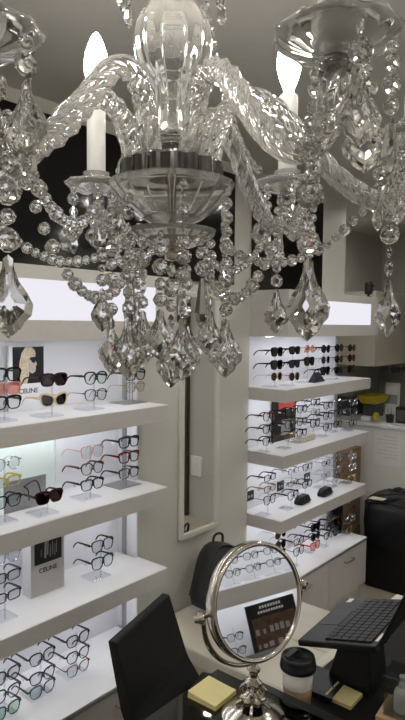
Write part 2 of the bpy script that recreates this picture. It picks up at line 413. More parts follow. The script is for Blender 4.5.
# each stand: unit, shelf, list of pairs (px, py, kind, frame, lens, rim, thick temples), steel?, y of fronts, stand name
def column(zshelf, y, pairs, sname, where, group, steel=False, h_extra=.02, rz=0, dy=0):
    pts = []
    for (px, py, *_) in pairs: pts.append(ony(px, py, y))
    cx = sum(p.x for p in pts)/len(pts)
    lv = [max(p.z-zshelf, .032) for p in pts]
    # keep rows of a stand apart
    for i in range(len(lv)-2, -1, -1):
        if lv[i]-lv[i+1] < .046: lv[i] = lv[i+1]+.046
    stand((cx, y+.035, zshelf), max(lv)+h_extra, lv, -.035, f'{"grey metal" if steel else "clear acrylic"} stand {sname}', 'eyewear stands', steel, .060 if steel else (.044 if cx < XP else .032))
    names = ROWS[len(pairs)]
    for (px, py, kind, fr, lens, rim, tt), l, rn in zip(pairs, lv, names):
        sun = lens in SUN
        desc = f'{FN[fr]} {KN[kind]} {"sunglasses" if sun else "eyeglasses"}'
        row = f'{rn} pair' if rn != 'only' else 'the one pair'
        glasses((cx, y, zshelf+l), kind, fr, lens, rim, tt, f'{desc}, {row} {where}', 'sunglasses' if sun else 'eyeglasses', group, rz)
T, W = .0044, .0012      # acetate rim, wire rim
def col(z, y, sname, group, *pairs, steel=False): column(z, y, pairs, sname, sname, group, steel)
g = 'pairs on the near upper shelf'
z = zs[0]
col(z, 1.755, 'beside the photo board, upper near shelf', g, (7, 375, 'square', 'black', 'clearlens', T, 1), (7, 390, 'square', 'pink', 'pinklens', .003, 1), (6, 403, 'square', 'black', 'clearlens', T, 1))
col(z, 1.735, 'before the blonde photo, upper near shelf', g, (54.5, 380, 'square', 'burg', 'burglens', T, 1), (54.5, 400, 'cat', 'cream', 'darklens', T, 1))
col(z, 1.765, 'before the metal one, upper near shelf', g, (97, 378, 'panto', 'green', 'clearlens', .0034, 1), (96, 395, 'panto', 'black', 'clearlens', .0018, 0))
col(z, 1.80, 'nearest the pillar, upper near shelf', g, (136, 375, 'square', 'black', 'clearlens', T, 1), (136, 387, 'panto', 'gold', 'clearlens', W, 0), steel=True)
g = 'pairs on the near middle shelf'; z = zs[1]
col(z, 1.755, 'at the white frame, middle near shelf', g, (8, 464, 'round', 'silver', 'clearlens', W, 0), (7, 482, 'rect', 'yellow', 'clearlens', .003, 1), (6, 502, 'square', 'black', 'clearlens', .003, 1))
col(z, 1.725, 'before the small grey picture, middle near shelf', g, (50, 497, 'square', 'burg', 'burglens', T, 1))
col(z, 1.765, 'before the metal one, middle near shelf', g, (91, 452, 'bigsq', 'pink', 'clearlens', W, 0), (94, 468, 'panto', 'tort', 'clearlens', .0024, 1), (94, 484, 'square', 'black', 'clearlens', .0028, 1))
col(z, 1.80, 'nearest the pillar, middle near shelf', g, (130, 442, 'square', 'black', 'clearlens', T, 1), (130, 457, 'square', 'red', 'clearlens', T, 1), (129, 473, 'square', 'black', 'clearlens', .0026, 1), steel=True)
g = 'pairs on the near lower shelf'; z = zs[2]
col(z, 1.77, 'beside the silver board, lower near shelf', g, (7, 557, 'panto', 'clear', 'clearlens', .003, 1), (7, 577, 'rect', 'black', 'clearlens', .0026, 1), (7, 597, 'rect', 'navy', 'clearlens', .0026, 1))
col(z, 1.79, 'nearest the pillar, lower near shelf', g, (103.5, 545, 'bigsq', 'tort', 'clearlens', .0022, 1), (103, 562, 'bigsq', 'navy', 'clearlens', .0028, 1))
g = 'pairs on the near cabinet top'; z = ZC
col(z, 1.775, 'third from the pillar, near cabinet top', g, (7, 676, 'panto', 'black', 'clearlens', .0024, 1), (7, 694, 'panto', 'navy', 'clearlens', .0024, 1), (7, 713, 'panto', 'black', 'grnlens', .0022, 1))
col(z, 1.785, 'second from the pillar, near cabinet top', g, (43, 657, 'panto', 'black', 'clearlens', .0024, 1), (43, 676, 'panto', 'navy', 'clearlens', .0024, 1), (43, 695, 'panto', 'black', 'clearlens', .0020, 1))
col(z, 1.795, 'nearest the pillar, near cabinet top', g, (79, 639, 'panto', 'black', 'clearlens', .0024, 1), (79, 655, 'panto', 'navy', 'clearlens', .0022, 1), (78, 674, 'panto', 'red', 'clearlens', W, 0))
# far unit
def far(z, y, n, shelfname, group, *pairs):
    o = ('first', 'second', 'third', 'fourth', 'fifth', 'sixth', 'seventh')[n]
    column(z, y, pairs, f'{o} from the pillar, far {shelfname}', f'on {o} stand from pillar, far {shelfname}', group)
g = 'sunglasses on the far upper shelf'; z = zs[0]; s = 'upper shelf'
far(z, 1.735, 0, s, g, (277.5, 352, 'bigsq', 'black', 'darklens', .0026, 1), (277.5, 365, 'bigsq', 'green', 'darklens', .003, 1), (277, 376.5, 'round', 'gold', 'brownlens', W, 0))
far(z, 1.70, 1, s, g, (295, 350.5, 'square', 'black', 'darklens', .003, 1), (295, 364, 'square', 'navy', 'darklens', .003, 1), (295, 376.5, 'round', 'gold', 'brownlens', .0016, 0))
far(z, 1.74, 2, s, g, (310, 349, 'round', 'pink', 'pinklens', .002, 0), (310, 361.5, 'bigsq', 'black', 'darklens', .003, 1))
far(z, 1.735, 3, s, g, (326, 349, 'round', 'black', 'darklens', .003, 1), (326, 360, 'round', 'silver', 'darklens', .0018, 0), (326, 371, 'bigsq', 'navy', 'darklens', .003, 1))
far(z, 1.71, 4, s, g, (339.5, 348, 'round', 'navy', 'darklens', .0024, 0), (339.5, 359, 'round', 'black', 'darklens', .002, 0), (339, 370, 'square', 'black', 'darklens', .002, 0))
far(z, 1.75, 5, s, g, (352, 348, 'round', 'black', 'brownlens', .002, 0), (352, 358, 'round', 'red', 'burglens', .002, 0), (352, 369, 'bigsq', 'tort', 'darklens', .003, 1))
g = 'eyeglasses on the far middle shelf'; z = zs[1]; s = 'middle shelf'
far(z, 1.735, 0, s, g, (269.5, 416.5, 'panto', 'red', 'clearlens', .0026, 1), (269.5, 429, 'square', 'black', 'clearlens', .0026, 1), (269.5, 441, 'square', 'black', 'clearlens', .0018, 1))
far(z, 1.70, 1, s, g, (291, 412, 'square', 'black', 'clearlens', .003, 1), (291, 424.5, 'panto', 'black', 'clearlens', .0024, 1), (291, 436.5, 'panto', 'gold', 'clearlens', .002, 0))
far(z, 1.74, 2, s, g, (303, 409, 'panto', 'black', 'clearlens', .0024, 1), (303, 421.5, 'square', 'tort', 'clearlens', .0024, 1), (302, 433, 'square', 'navy', 'clearlens', .0024, 1))
far(z, 1.77, 3, s, g, (316, 402, 'square', 'black', 'clearlens', .0026, 1), (316, 412, 'rect', 'gold', 'clearlens', W, 0), (316, 423, 'bigsq', 'black', 'clearlens', .0034, 1))
far(z, 1.73, 4, s, g, (328.5, 405.5, 'square', 'black', 'clearlens', .0026, 1), (328.5, 416, 'square', 'navy', 'clearlens', .0024, 1), (328.5, 427, 'square', 'black', 'clearlens', .002, 0))
far(z, 1.76, 5, s, g, (338.5, 403, 'panto', 'clear', 'clearlens', .003, 1), (338.5, 413.5, 'panto', 'black', 'clearlens', .0022, 1), (338.5, 424, 'panto', 'black', 'clearlens', .0018, 0))
far(z, 1.71, 6, s, g, (354, 402, 'panto', 'silver', 'clearlens', W, 0), (354, 412, 'panto', 'clear', 'clearlens', .003, 1), (354, 423, 'square', 'navy', 'clearlens', .002, 0))
g = 'eyeglasses on the far lower shelf'; z = zs[2]; s = 'lower shelf'
far(z, 1.735, 0, s, g, (270.5, 477.5, 'rect', 'navy', 'clearlens', .002, 1), (270.5, 488.5, 'rect', 'gold', 'clearlens', .002, 1), (270.5, 499.5, 'bigsq', 'black', 'clearlens', .0018, 0))
far(z, 1.70, 1, s, g, (294, 471, 'rect', 'silver', 'clearlens', .002, 1), (294, 483, 'rect', 'silver', 'clearlens', .0016, 0), (294, 495, 'bigsq', 'navy', 'clearlens', .0016, 1))
far(z, 1.78, 2, s, g, (308, 467, 'square', 'black', 'clearlens', .0016, 0), (308, 484, 'square', 'black', 'clearlens', .0022, 1))
far(z, 1.78, 3, s, g, (326.5, 463, 'rect', 'black', 'clearlens', .0014, 0), (326.5, 475, 'rect', 'silver', 'clearlens', .0012, 0))
far(z, 1.74, 4, s, g, (337.5, 458, 'panto', 'clear', 'clearlens', .003, 1), (337.5, 470, 'panto', 'silver', 'clearlens', W, 0), (337.5, 481, 'panto', 'clear', 'clearlens', .003, 1))
far(z, 1.71, 5, s, g, (353, 456.5, 'panto', 'silver', 'clearlens', .002, 0), (353, 467, 'round', 'silver', 'clearlens', .002, 0), (353, 478, 'panto', 'gold', 'clearlens', .002, 0))
g = 'pairs on the far cabinet top'; z = ZC; s = 'cabinet top'
far(z, 1.735, 0, s, g, (281, 533.5, 'aviator', 'gold', 'brownlens', W, 0), (281, 544.5, 'aviator', 'black', 'darklens', .0016, 0), (281, 553.5, 'aviator', 'silver', 'darklens', W, 0))
far(z, 1.70, 1, s, g, (300, 541, 'square', 'black', 'clearlens', .0016, 1), (299, 551, 'bigsq', 'tort', 'clearlens', .002, 0))
far(z, 1.74, 2, s, g, (316, 527, 'bigsq', 'black', 'darklens', .003, 1), (316, 536.5, 'round', 'navy', 'darklens', .003, 1), (316, 545.5, 'bigsq', 'bred', 'pinklens', .003, 1))
far(z, 1.72, 3, s, g, (329, 525, 'square', 'black', 'clearlens', .0022, 1), (329, 535, 'panto', 'black', 'clearlens', .0028, 1))
far(z, 1.78, 4, s, g, (338, 521, 'bigsq', 'tort', 'brownlens', .003, 1), (338, 531, 'bigsq', 'black', 'darklens', .003, 1))
far(z, 1.73, 5, s, g, (351.5, 519, 'panto', 'silver', 'clearlens', .002, 0), (351.5, 530, 'panto', 'gold', 'clearlens', .002, 0))

# ---------------------------------------------------------------- boards, pictures, cases on the shelves
P0 = ony(9, 345, 1.945); P1 = ony(46.5, 408, 1.945); w = P1.x-P0.x
t = thing('photo_board', 'white advertising board with dark photo of a blonde woman in sunglasses', 'poster', ((P0.x+P1.x)/2, 1.945, zs[0]))
H = zs[0]*0+Z(-.085)-zs[0]; hw = w/2
obj('board', B(-hw, hw, 0, .012, 0, H), M['white'], t, bevel=.001)
zi = ony(28, 383.5, 1.945).z-zs[0]
obj('photo', B(-hw+.014, hw-.012, -.0008, -.0001, zi, H-.004), M['ink'], t)
bm = bmesh.new(); q = H-.004-zi; e = hw-.013
hairp = [(-.48, 0), (-.60, .3), (-.56, .6), (-.42, .84), (-.18, .99), (.22, .99), (.42, .90), (.48, .76), (.28, .80), (.10, .70), (.04, .5), (.06, .3), (-.02, .12), (-.10, 0)]
poly(bm, [(x*e, zi+zz*q) for x, zz in hairp], -.0016, -.0009); obj('printed_hair', bm, M['hair'], t)
bm = bmesh.new()
facep = [(.05, .34), (.06, .66), (.26, .79), (.46, .75), (.45, .63), (.56, .51), (.47, .47), (.49, .41), (.43, .31), (.22, .26)]
poly(bm, [(x*e, zi+zz*q) for x, zz in facep], -.0020, -.0017); obj('printed_face', bm, M['skin'], t)
bm = bmesh.new()
poly(bm, [(x*e, zi+zz*q) for x, zz in [(.06, .66), (.14, .71), (.48, .73), (.49, .62), (.38, .55), (.24, .57), (.16, .63)]], -.0024, -.0021); obj('printed_sunglasses', bm, M['ink'], t)
bm = text_mesh('CELINE', .026); xform(bm, Matrix.Translation((0, -.0009, zi-.036))); obj('lettering', bm, M['ink'], t)

P0 = ony(31, 599, 1.858); P1 = ony(64.5, 584, 1.858); w = P1.x-P0.x; hw = w/2
t = thing('silver_board', 'silver boxed advertising board with a black picture on the lower near shelf', 'poster', ((P0.x+P1.x)/2, 1.858, zs[2]))
H = .262
obj('board', B(-hw, hw, 0, .055, 0, H), M['silverboard'], t, bevel=.002)
zi = ony(47, 562, 1.858).z-zs[2]; 
obj('picture', B(-hw+.016, hw-.014, -.0009, -.0001, zi, H-.012), M['ink'], t)
bm = bmesh.new()
for x, w2, a, b in ((-.012, .006, .02, .09), (-.002, .004, .03, .085), (.01, .0018, .02, .06), (.02, .0018, .025, .07), (.03, .0015, .02, .06), (.038, .0015, .03, .07), (-.03, .0012, .03, .05)):
    poly(bm, [(x-w2, zi+a), (x+w2*.6, zi+a-.004), (x+w2, zi+b), (x-w2*.3, zi+b+.006)], -.0016, -.001)
obj('printed_highlights', bm, M['inkg'], t)
bm = text_mesh('CELINE', .025); xform(bm, Matrix.Translation((0, -.0009, zi-.034))); obj('lettering', bm, M['ink'], t)

P1 = ony(63, 500, 1.93)
t = thing('white_display_frame', 'large white framed blank panel behind the middle near shelf glasses', 'display panel', (P1.x-.22, 1.93, zs[1]))
H = .268
obj('panel', B(-.24, .20, .006, .02, 0, H), M['mint'], t)
bm = bmesh.new(); box(bm, -.24, .22, -.004, .0059, H-.02, H); box(bm, .185, .22, -.004, .0059, 0, H-.0201)
obj('border', bm, M['white'], t, bevel=.001)
P0 = ony(4, 500, 1.86); P1 = ony(46, 490, 1.86)
t = thing('small_picture', 'small grey picture with black glasses print before the white frame', 'picture', ((P0.x+P1.x)/2, 1.86, zs[1]), 0)
w = (P1.x-P0.x)/2; H = ony(46, 474, 1.86).z-zs[1]
obj('card', B(-w, w, 0, .004, 0, H), M['inkg'], t)
bm = bmesh.new()
tube(bm, bez([(-w*.1, -.002, H*.75), (w*.1, -.002, H*.6), (w*.15, -.002, H*.25)], 5), .0025, 6); tube(bm, bez([(-w*.1, -.002, H*.75), (w*.5, -.002, H*.86), (w*.75, -.002, H*.35)], 5), .0025, 6)
obj('printed_glasses', bm, M['ink'], t)

# far unit: dark poster, cases, cards
P0 = ony(273, 430, 1.88); P1 = ony(296, 402, 1.88)
t = thing('dark_poster', 'dark poster with red top standing behind the far middle shelf glasses', 'poster', ((P0.x+P1.x)/2, 1.88, zs[1]))
w = (P1.x-P0.x)/2
obj('board', B(-w, w, 0, .012, 0, .255), M['ink'], t); obj('red_picture', B(-w*.55, w*.9, -.001, -.0001, .185, .25), M['red'], t); obj('grey_picture', B(-w*.3, w*.5, -.001, -.0001, .03, .12), M['inkg'], t)
P0 = ony(331, 540, 1.86); P1 = ony(343, 512, 1.86)
t = thing('brown_poster', 'tall dark poster with brown picture at the end of the far cabinet top', 'poster', ((P0.x+P1.x)/2, 1.86, ZC))
w = (P1.x-P0.x)/2
obj('board', B(-w, w, 0, .012, 0, .235), M['ink'], t); obj('picture', B(-w*.8, w*.8, -.001, -.0001, .14, .225), M['bronze'], t)
for i, (px, py, lab) in enumerate(((250.5, 496, 'at the pillar end'), (281, 486, 'between the first two stands'), (307.5, 477.5, 'behind the third stand'))):
    p = ony(px, py, 1.893)
    t = thing('display_card', f'black card with pale glasses print on far lower back panel, {lab}', 'display card', (p.x, 1.8985, p.z-.026), 0, 'black cards on the far back panel')
    obj('card', B(-.034, .034, -.004, 0, 0, .054), M['ink'], t)
    bm = bmesh.new()
    for sx in (-.013, .013): lathe(bm, [(.0001, -.0004), (.009, -.0004), (.009, .0004), (.0001, .0004)], 14, (0, 0, 0)); xform(bm, Matrix.Identity(4))
    bm.free(); bm = bmesh.new()
    for sx in (-.013, .013):
        poly(bm, [(sx+.009*math.cos(2*PI*k/14), .024+.009*math.sin(2*PI*k/14)) for k in range(14)], -.0050, -.0041)
    obj('printed_glasses', bm, M['inkg'] if i < 2 else M['paper'], t)
def hard_case(px0, px1, pyb, z, lab, L=.125):
    p = onz((px0+px1)/2, pyb, z)
    t = thing('glasses_case', lab, 'glasses case', (p.x, p.y+.03, z), .05, 'black hard cases on the far lower shelf')
    def ring(s, k, zz):
        return [(s, -.028*k, .002), (s, .028*k, .002), (s, .030*k, .014), (s, .018*k, zz), (s, -.018*k, zz), (s, -.030*k, .014)]
    bm = bmesh.new(); loft(bm, [ring(-L/2, .55, .024), ring(-L/2+.012, .92, .040), ring(-L/4, 1, .046), ring(L/4, 1, .046), ring(L/2-.012, .92, .040), ring(L/2, .55, .024)])
    obj('shell', bm, M['leather'], t, False, .003)
    obj('seam', B(-L/2+.006, L/2-.006, -.0302, -.0285, .0125, .0150), M['plastic'], t)
hard_case(297, 317, 504, zs[2], 'black hard glasses case, the one nearer the pillar on far lower shelf')
hard_case(319, 340, 496, zs[2], 'black hard glasses case, the one nearer the cardboard boxes on far lower shelf')
p = onz(317, 382, zs[0])
t = thing('folding_case', 'dark navy triangular folding case on the far upper shelf', 'glasses case', (p.x, p.y-.002, zs[0]), .1)
bm = bmesh.new(); L = .075
loft(bm, [[(-L, -.018, .001), (-L, .028, .001), (-L*.55, .006, .060)], [(L, -.018, .001), (L, .028, .001), (L*.55, .006, .058)]])
obj('cover', bm, M['navy'], t, False, .003)
obj('flap', B(-L*.5, L*.5, -.0205, -.016, .004, .010), M['plastic'], t)
p = onz(309, 441, zs[1])
t = thing('cream_case', 'flat cream glasses case lying on the far middle shelf', 'glasses case', (p.x, p.y+.025, zs[1]), .05)
obj('bottom_half', B(-.075, .075, -.028, .028, .0005, .018), M['creamcase'], t, bevel=.005); obj('lid', B(-.075, .075, -.028, .028, .0185, .036), M['creamcase'], t, bevel=.007)
obj('clasp', B(-.012, .012, -.0298, -.0282, .012, .024), M['frame'], t)

# ---------------------------------------------------------------- wall mirror on the pillar
t = thing('wall_mirror', 'tall narrow wall mirror in a pale frame on the pillar', 'mirror', (2.187, YP, Z(-1.008)))
hw = .143; H = 1.008+.15; fw = .026
bm = bmesh.new()
box(bm, -hw, hw, -.020, -.0005, 0, fw); box(bm, -hw, hw, -.020, -.0005, H-fw, H); box(bm, -hw, -hw+fw, -.020, -.0005, fw, H-fw); box(bm, hw-fw, hw, -.020, -.0005, fw, H-fw)
obj('frame', bm, M['frame'], t, bevel=.004)
obj('mirror_glass', B(-hw+fw, hw-fw, -.010, -.0006, fw, H-fw), M['mirror'], t)

# ---------------------------------------------------------------- bench and backpack
BZ = EYE-1.335; BX0, BX1, BY0, BY1 = 1.83, 2.51, 1.13, YP-.012
t = thing('bench', 'low cream upholstered bench below the wall mirror', 'bench', ((BX0+BX1)/2, (BY0+BY1)/2, 0))
hx, hy = (BX1-BX0)/2, (BY1-BY0)/2
obj('base', B(-hx+.02, hx-.02, -hy+.03, hy, 0, BZ-.08), M['bench'], t)
for i in range(2):
    obj('cushion', B(-hx+i*hx+.001, i*hx-.001, -hy, hy, BZ-.079, BZ), M['bench'], t, bevel=.014, segs=3)
obj('piping', tube(bmesh.new(), [(-hx+.012, -hy+.001, BZ-.012), (hx-.012, -hy+.001, BZ-.012)], .004, 6), M['cream'], t)

bp = thing('backpack', 'black backpack leaning on the pillar on the cream bench', 'backpack', (2.135, 1.700, BZ), -.25)
def pack_ring(zz, hx, y0, y1, n=20, e=3.4):
    r = []; cy = (y0+y1)/2; hy = (y1-y0)/2
    for j in range(n):
        a = 2*PI*j/n; r.append((hx*sgnpow(math.cos(a), 2/e), cy+hy*sgnpow(math.sin(a), 2/e), zz))
    return r
prof = [(.0, .10, -.09, .05), (.006, .125, -.105, .065), (.04, .140, -.118, .075), (.12, .146, -.122, .078), (.20, .142, -.115, .078), (.27, .128, -.095, .075), (.31, .105, -.07, .068), (.335, .07, -.04, .055), (.343, .03, -.01, .035)]
bm = loft(bmesh.new(), [pack_ring(*p) for p in prof])
BPZ = .040
lean = Matrix.Translation((-.02, 0, BPZ)) @ Matrix.Rotation(-.12, 4, 'X') @ Matrix.Rotation(.30, 4, 'Y') @ Matrix.Scale(.86, 4)
obj('body', xform(bm, lean), M['nylon'], bp, True)
bm = loft(bmesh.new(), [pack_ring(z_, h_, a_, b_) for z_, h_, a_, b_ in ((.012, .08, -.135, -.10), (.02, .105, -.150, -.10), (.06, .115, -.158, -.10), (.13, .110, -.152, -.10), (.165, .095, -.138, -.10), (.172, .07, -.125, -.10))])
obj('front_pocket', xform(bm, lean), M['nylon'], bp, True)
bm = tube(bmesh.new(), bez([(-.045, .035, .325), (-.045, .035, .365), (-.02, .035, .385), (.01, .035, .38), (.02, .035, .335)], 6), .007, 8); obj('handle', xform(bm, lean), M['nylon'], bp, True)
bm = tube(bmesh.new(), bez([(-.135, -.085, .20), (-.118, -.085, .265), (-.075, -.062, .318), (0, -.045, .336), (.075, -.062, .318), (.118, -.085, .265), (.135, -.085, .20)], 6), .0045, 6); obj('zipper', xform(bm, lean), M['plastic'], bp, True)
for s in (-1, 1):
    bm = tube(bmesh.new(), bez([(s*.06, .066, .30), (s*.075, .094, .24), (s*.085, .092, .12), (s*.10, .078, .04)], 6), .011, 8); obj('shoulder_strap', xform(bm, lean), M['nylon'], bp, True)

bp.location.z -= min(v_.co.z for c_ in bp.children for v_ in c_.data.vertices)-.001
# ---------------------------------------------------------------- chair
CT = [off(v) for v in ((Vector((1.2, 1.364, -.97))), Vector((1.549, 1.469, -.97)))]
wv = (CT[1]-CT[0]); CW = wv.length; ang = math.atan2(wv.y, wv.x); mid = (CT[0]+CT[1])/2
ch = thing('leather_chair', 'black leather chair with a slanted back beside the glass table', 'chair', (mid.x, mid.y, 0), ang)
# local: x along width, -y = facing direction
ztop = EYE-.97; zseat = .53; hw = CW/2
def brow(zz, y, th, k=1): return [(-hw*k, y, zz), (hw*k, y, zz), (hw*k, y+th, zz), (-hw*k, y+th, zz)]
rows = []
for i in range(15):
    q_ = i/14; zz = zseat-.07+(ztop-.004-zseat+.07)*q_
    yy = -.118+.100*q_**1.0-.035*max(0, .32-q_)/.32
    rows.append(brow(zz, yy, .050-.020*q_, 1.09-.09*q_))
rows.append(brow(ztop, -.010, .018, .985))
bm = loft(bmesh.new(), rows)
obj('backrest', bm, M['leather'], ch, False, .006, 3)
bm = loft(bmesh.new(), [[(-hw*.98, -.148, zseat-.07), (hw*.98, -.148, zseat-.07), (hw*.98, -.148, zseat-.005), (-hw*.98, -.148, zseat-.005)], [(-hw*1.0, -.32, zseat-.07), (hw, -.32, zseat-.07), (hw, -.32, zseat), (-hw, -.32, zseat)], [(-hw*.97, -.54, zseat-.06), (hw*.97, -.54, zseat-.06), (hw*.97, -.54, zseat-.005), (-hw*.97, -.54, zseat-.005)]])
obj('seat', bm, M['leather'], ch, False, .012, 3)
for sx in (-1, 1):
    for yy in (-.50, -.13):
        obj('leg', tube(bmesh.new(), [(sx*(hw-.03), yy, 0), (sx*(hw-.03), yy, zseat-.071)], .014, 10), M['dchrome'], ch, True)

# ---------------------------------------------------------------- glass table
TZ = EYE-.975; TX0, TX1, TY0, TY1 = .28, 1.333, .05, 1.033
tb = thing('glass_table', 'smoked glass table with a black frame under the vanity mirror', 'table', ((TX0+TX1)/2, (TY0+TY1)/2, 0))
cx, cy = (TX0+TX1)/2, (TY0+TY1)/2; hx, hy = (TX1-TX0)/2, (TY1-TY0)/2
obj('glass_top', B(-hx+.030, hx-.030, -hy+.006, hy-.004, TZ-.012, TZ), M['tglass'], tb)
obj('edge_rail', B(hx-.029, hx, -hy, hy-.09, TZ-.028, TZ+.002), M['plastic'], tb, bevel=.003)
obj('edge_rail', B(-hx, -hx+.029, -hy, hy, TZ-.028, TZ+.002), M['plastic'], tb, bevel=.003)
bm = bmesh.new(); obj('under_rail', box(bm, -hx+.03, hx-.03, hy-.055, hy-.035, TZ-.05, TZ-.0125), M['plastic'], tb); obj('under_rail', B(-hx+.03, hx-.03, -hy+.035, -hy+.055, TZ-.05, TZ-.0125), M['plastic'], tb)
obj('lower_shelf', B(-hx+.05, hx-.05, -hy+.08, hy-.20, TZ-.26, TZ-.245), M['plastic'], tb)
for sx in (-1, 1):
    for sy in (-1, 1):
        obj('leg', B(sx*(hx-.05)-.02, sx*(hx-.05)+.02, sy*(hy-.045)-.02, sy*(hy-.045)+.02, 0, TZ-.0505 if True else 0), M['plastic'], tb, bevel=.002)

# ---------------------------------------------------------------- vanity mirror
VM = ond(258, 601, 1.48); VB = onz(255, 712, TZ)
vx, vy = VM.x, VM.y
vm = thing('vanity_mirror', 'round nickel vanity mirror on an ornate stem standing on the glass table', 'mirror', (vx, vy, TZ))
zc = VM.z-TZ; Rm = .141
p1, p2 = ond(211, 618, 1.395), ond(302.5, 586, 1.565)
ax = Vector((p2.x-p1.x, p2.y-p1.y, 0)).normalized()        # pivot axis
nrm = Vector((ax.y, -ax.x, 0))                              # face normal, towards the camera
if nrm.dot(Vector((-vx, -vy, 0))) < 0: nrm = -nrm
TILT = .2
n3 = (nrm*math.cos(TILT)+UP*math.sin(TILT)).normalized(); u3 = ax.cross(n3).normalized()
if u3.z < 0: u3 = -u3
def disc(prof, n=56):
    """prof: (radius, distance along the normal)"""
    c = Vector((0, 0, zc)); rings = []
    for r, h in prof: rings.append([c+n3*h+(ax*math.cos(2*PI*k/n)+u3*math.sin(2*PI*k/n))*max(r, .0003) for k in range(n)])
    return rings
bm = loft(bmesh.new(), disc([(Rm-.012, .004), (Rm-.010, .008), (Rm-.004, .010), (Rm, .006), (Rm+.001, -.004), (Rm, -.022), (Rm-.005, -.028), (Rm-.014, -.028), (Rm-.014, -.006), (Rm-.012, .0)]), closed=True)
obj('rim', bm, M['chrome'], vm, True)
obj('mirror_glass', loft(bmesh.new(), disc([(.0003, .0035), (Rm-.0115, .0035), (Rm-.0115, -.004), (.0003, -.004)])), M['mirror'], vm)
bm = bmesh.new(); c = Vector((0, 0, zc)); Ry = Rm+.016
bh = -.013
arc = [c+n3*bh+ax*(Ry*math.cos(a))+UP*(Ry*math.sin(a)) for a in [PI+PI*k/28 for k in range(29)]]
tube(bm, arc, .0065, 10); obj('yoke', bm, M['chrome'], vm, True)
for s in (-1, 1):
    bm = bmesh.new(); d = ax*s; q = c+n3*bh
    bm2 = [(.004, Rm-.001-Ry), (.006, .0), (.0125, .002), (.014, .006), (.0125, .011), (.007, .013), (.009, .018), (.006, .023), (.0005, .025)]
    rings = []
    for r, h in bm2:
        o_ = q+d*(Ry+h); e1 = UP; e2 = d.cross(UP)
        rings.append([o_+(e1*math.cos(2*PI*k/16)+e2*math.sin(2*PI*k/16))*r*(1+.08*math.cos(4*PI*k/4)) for k in range(16)])
    loft(bm, rings); obj('pivot_knob', bm, M['chrome'], vm, True)
yb = zc-Ry
sp = n3*bh
base = [(.076, 0), (.080, .003), (.078, .008), (.066, .011), (.060, .016), (.040, .021), (.026, .026), (.019, .032)]
obj('base', lathe(bmesh.new(), base, 40, (sp.x, sp.y, 0)), M['chrome'], vm, True)
hs = yb-.005
def sc(a, b): return (a, .032+(hs-.032)*b)
stem = [sc(.018, 0), sc(.026, .06), sc(.030, .14), sc(.026, .22), sc(.013, .30), (sc(.010, .36)), sc(.018, .42), sc(.021, .50), sc(.017, .58), sc(.011, .64), sc(.009, .74), sc(.014, .80), sc(.015, .86), sc(.009, .93), sc(.008, 1)]
obj('stem', lathe(bmesh.new(), stem, 30, (sp.x, sp.y, 0), .16, 6), M['chrome'], vm, True)
for k in range(4):
    a = k*PI/2+.5; dx, dy = math.cos(a), math.sin(a)
    bm = bmesh.new(); tube(bm, bez([(sp.x+dx*.012, sp.y+dy*.012, hs*.62), (sp.x+dx*.030, sp.y+dy*.030, hs*.52), (sp.x+dx*.022, sp.y+dy*.022, hs*.32), (sp.x+dx*.040, sp.y+dy*.040, hs*.20), (sp.x+dx*.032, sp.y+dy*.032, hs*.13)], 5), .0045, 8)
    obj('scroll', bm, M['chrome'], vm, True)

# sticky notes
def sticky(c, z, s, th, rz, lab):
    t = thing('sticky_note_pad', lab, 'note pad', (c[0], c[1], z), rz, None)
    bm = bmesh.new(); n = 6
    for k in range(n): box(bm, -s/2+.0006*(k % 2), s/2-.0004*(k % 3), -s/2, s/2-.0005*(k % 2), .0004+th*k/n, .0002+th*(k+1)/n)
    obj('sheets', bm, M['yellow'], t)
    rings = []
    for k in range(7):
        yy = -s/2+s*k/6; up = .0012*(k/6)**2*4
        rings.append([(-s/2, yy, th+.0003+up), (s/2, yy, th+.0003+up), (s/2, yy, th+.0009+up), (-s/2, yy, th+.0009+up)])
    obj('top_sheet', loft(bmesh.new(), rings), M['yellow'], t)
pc = onz(215, 693, TZ+.012)
sticky((pc.x+.0, pc.y+.01), TZ, .091, .012, 0.03, 'thick yellow sticky note pad lying on the glass table')

# ---------------------------------------------------------------- lower desk and what is on it
DZ = EYE-1.05
dk = thing('computer_desk', 'black computer desk with a cream far edge carrying the laptop', 'desk', (1.72, .16, 0))
obj('desk_top', B(-.372, .55, -.62, .708, DZ-.025, DZ), M['deskblack'], dk)
obj('edge_band', B(-.372, .55, .7082, .740, DZ-.025, DZ+.001), M['cream'], dk, bevel=.002)
for sx in (-.35, .50):
    obj('side_panel', B(sx-.012, sx+.012, -.58, .60, 0, DZ-.0255), M['plastic'], dk)
obj('back_panel', B(-.337, .487, .55, .565, .3, DZ-.0255), M['plastic'], dk)
# coffee cup
cp = ond(297, 657, 1.64)
cu = thing('coffee_cup', 'white paper coffee cup with black lid and kraft sleeve beside the laptop', 'cup', (cp.x+.006, cp.y, DZ))
hc = .150
def wall_r(zz): return .0315+(.0450-.0315)*zz/(hc-.02)
obj('paper_cup', lathe(bmesh.new(), [(.0003, .004), (.028, .004), (.0285, .0005), (wall_r(0), .0005), (wall_r(hc-.02), hc-.02), (wall_r(hc-.02)-.001, hc-.02), (.0003, hc-.022)], 40), M['cup'], cu, True)
obj('sleeve', lathe(bmesh.new(), [(wall_r(.02)+.0004, .020), (wall_r(.02)+.0016, .020), (wall_r(.072)+.0016, .072), (wall_r(.072)+.0004, .072)], 40), M['kraft'], cu, True)
bm = lathe(bmesh.new(), [(.0453, hc-.030), (.0490, hc-.029), (.0500, hc-.022), (.0490, hc-.016), (.0470, hc-.013), (.0465, hc-.003), (.0445, hc+.004), (.0395, hc+.004), (.0370, hc-.004), (.0003, hc-.006)], 44)
lid = obj('lid', bm, M['plastic'], cu, True)
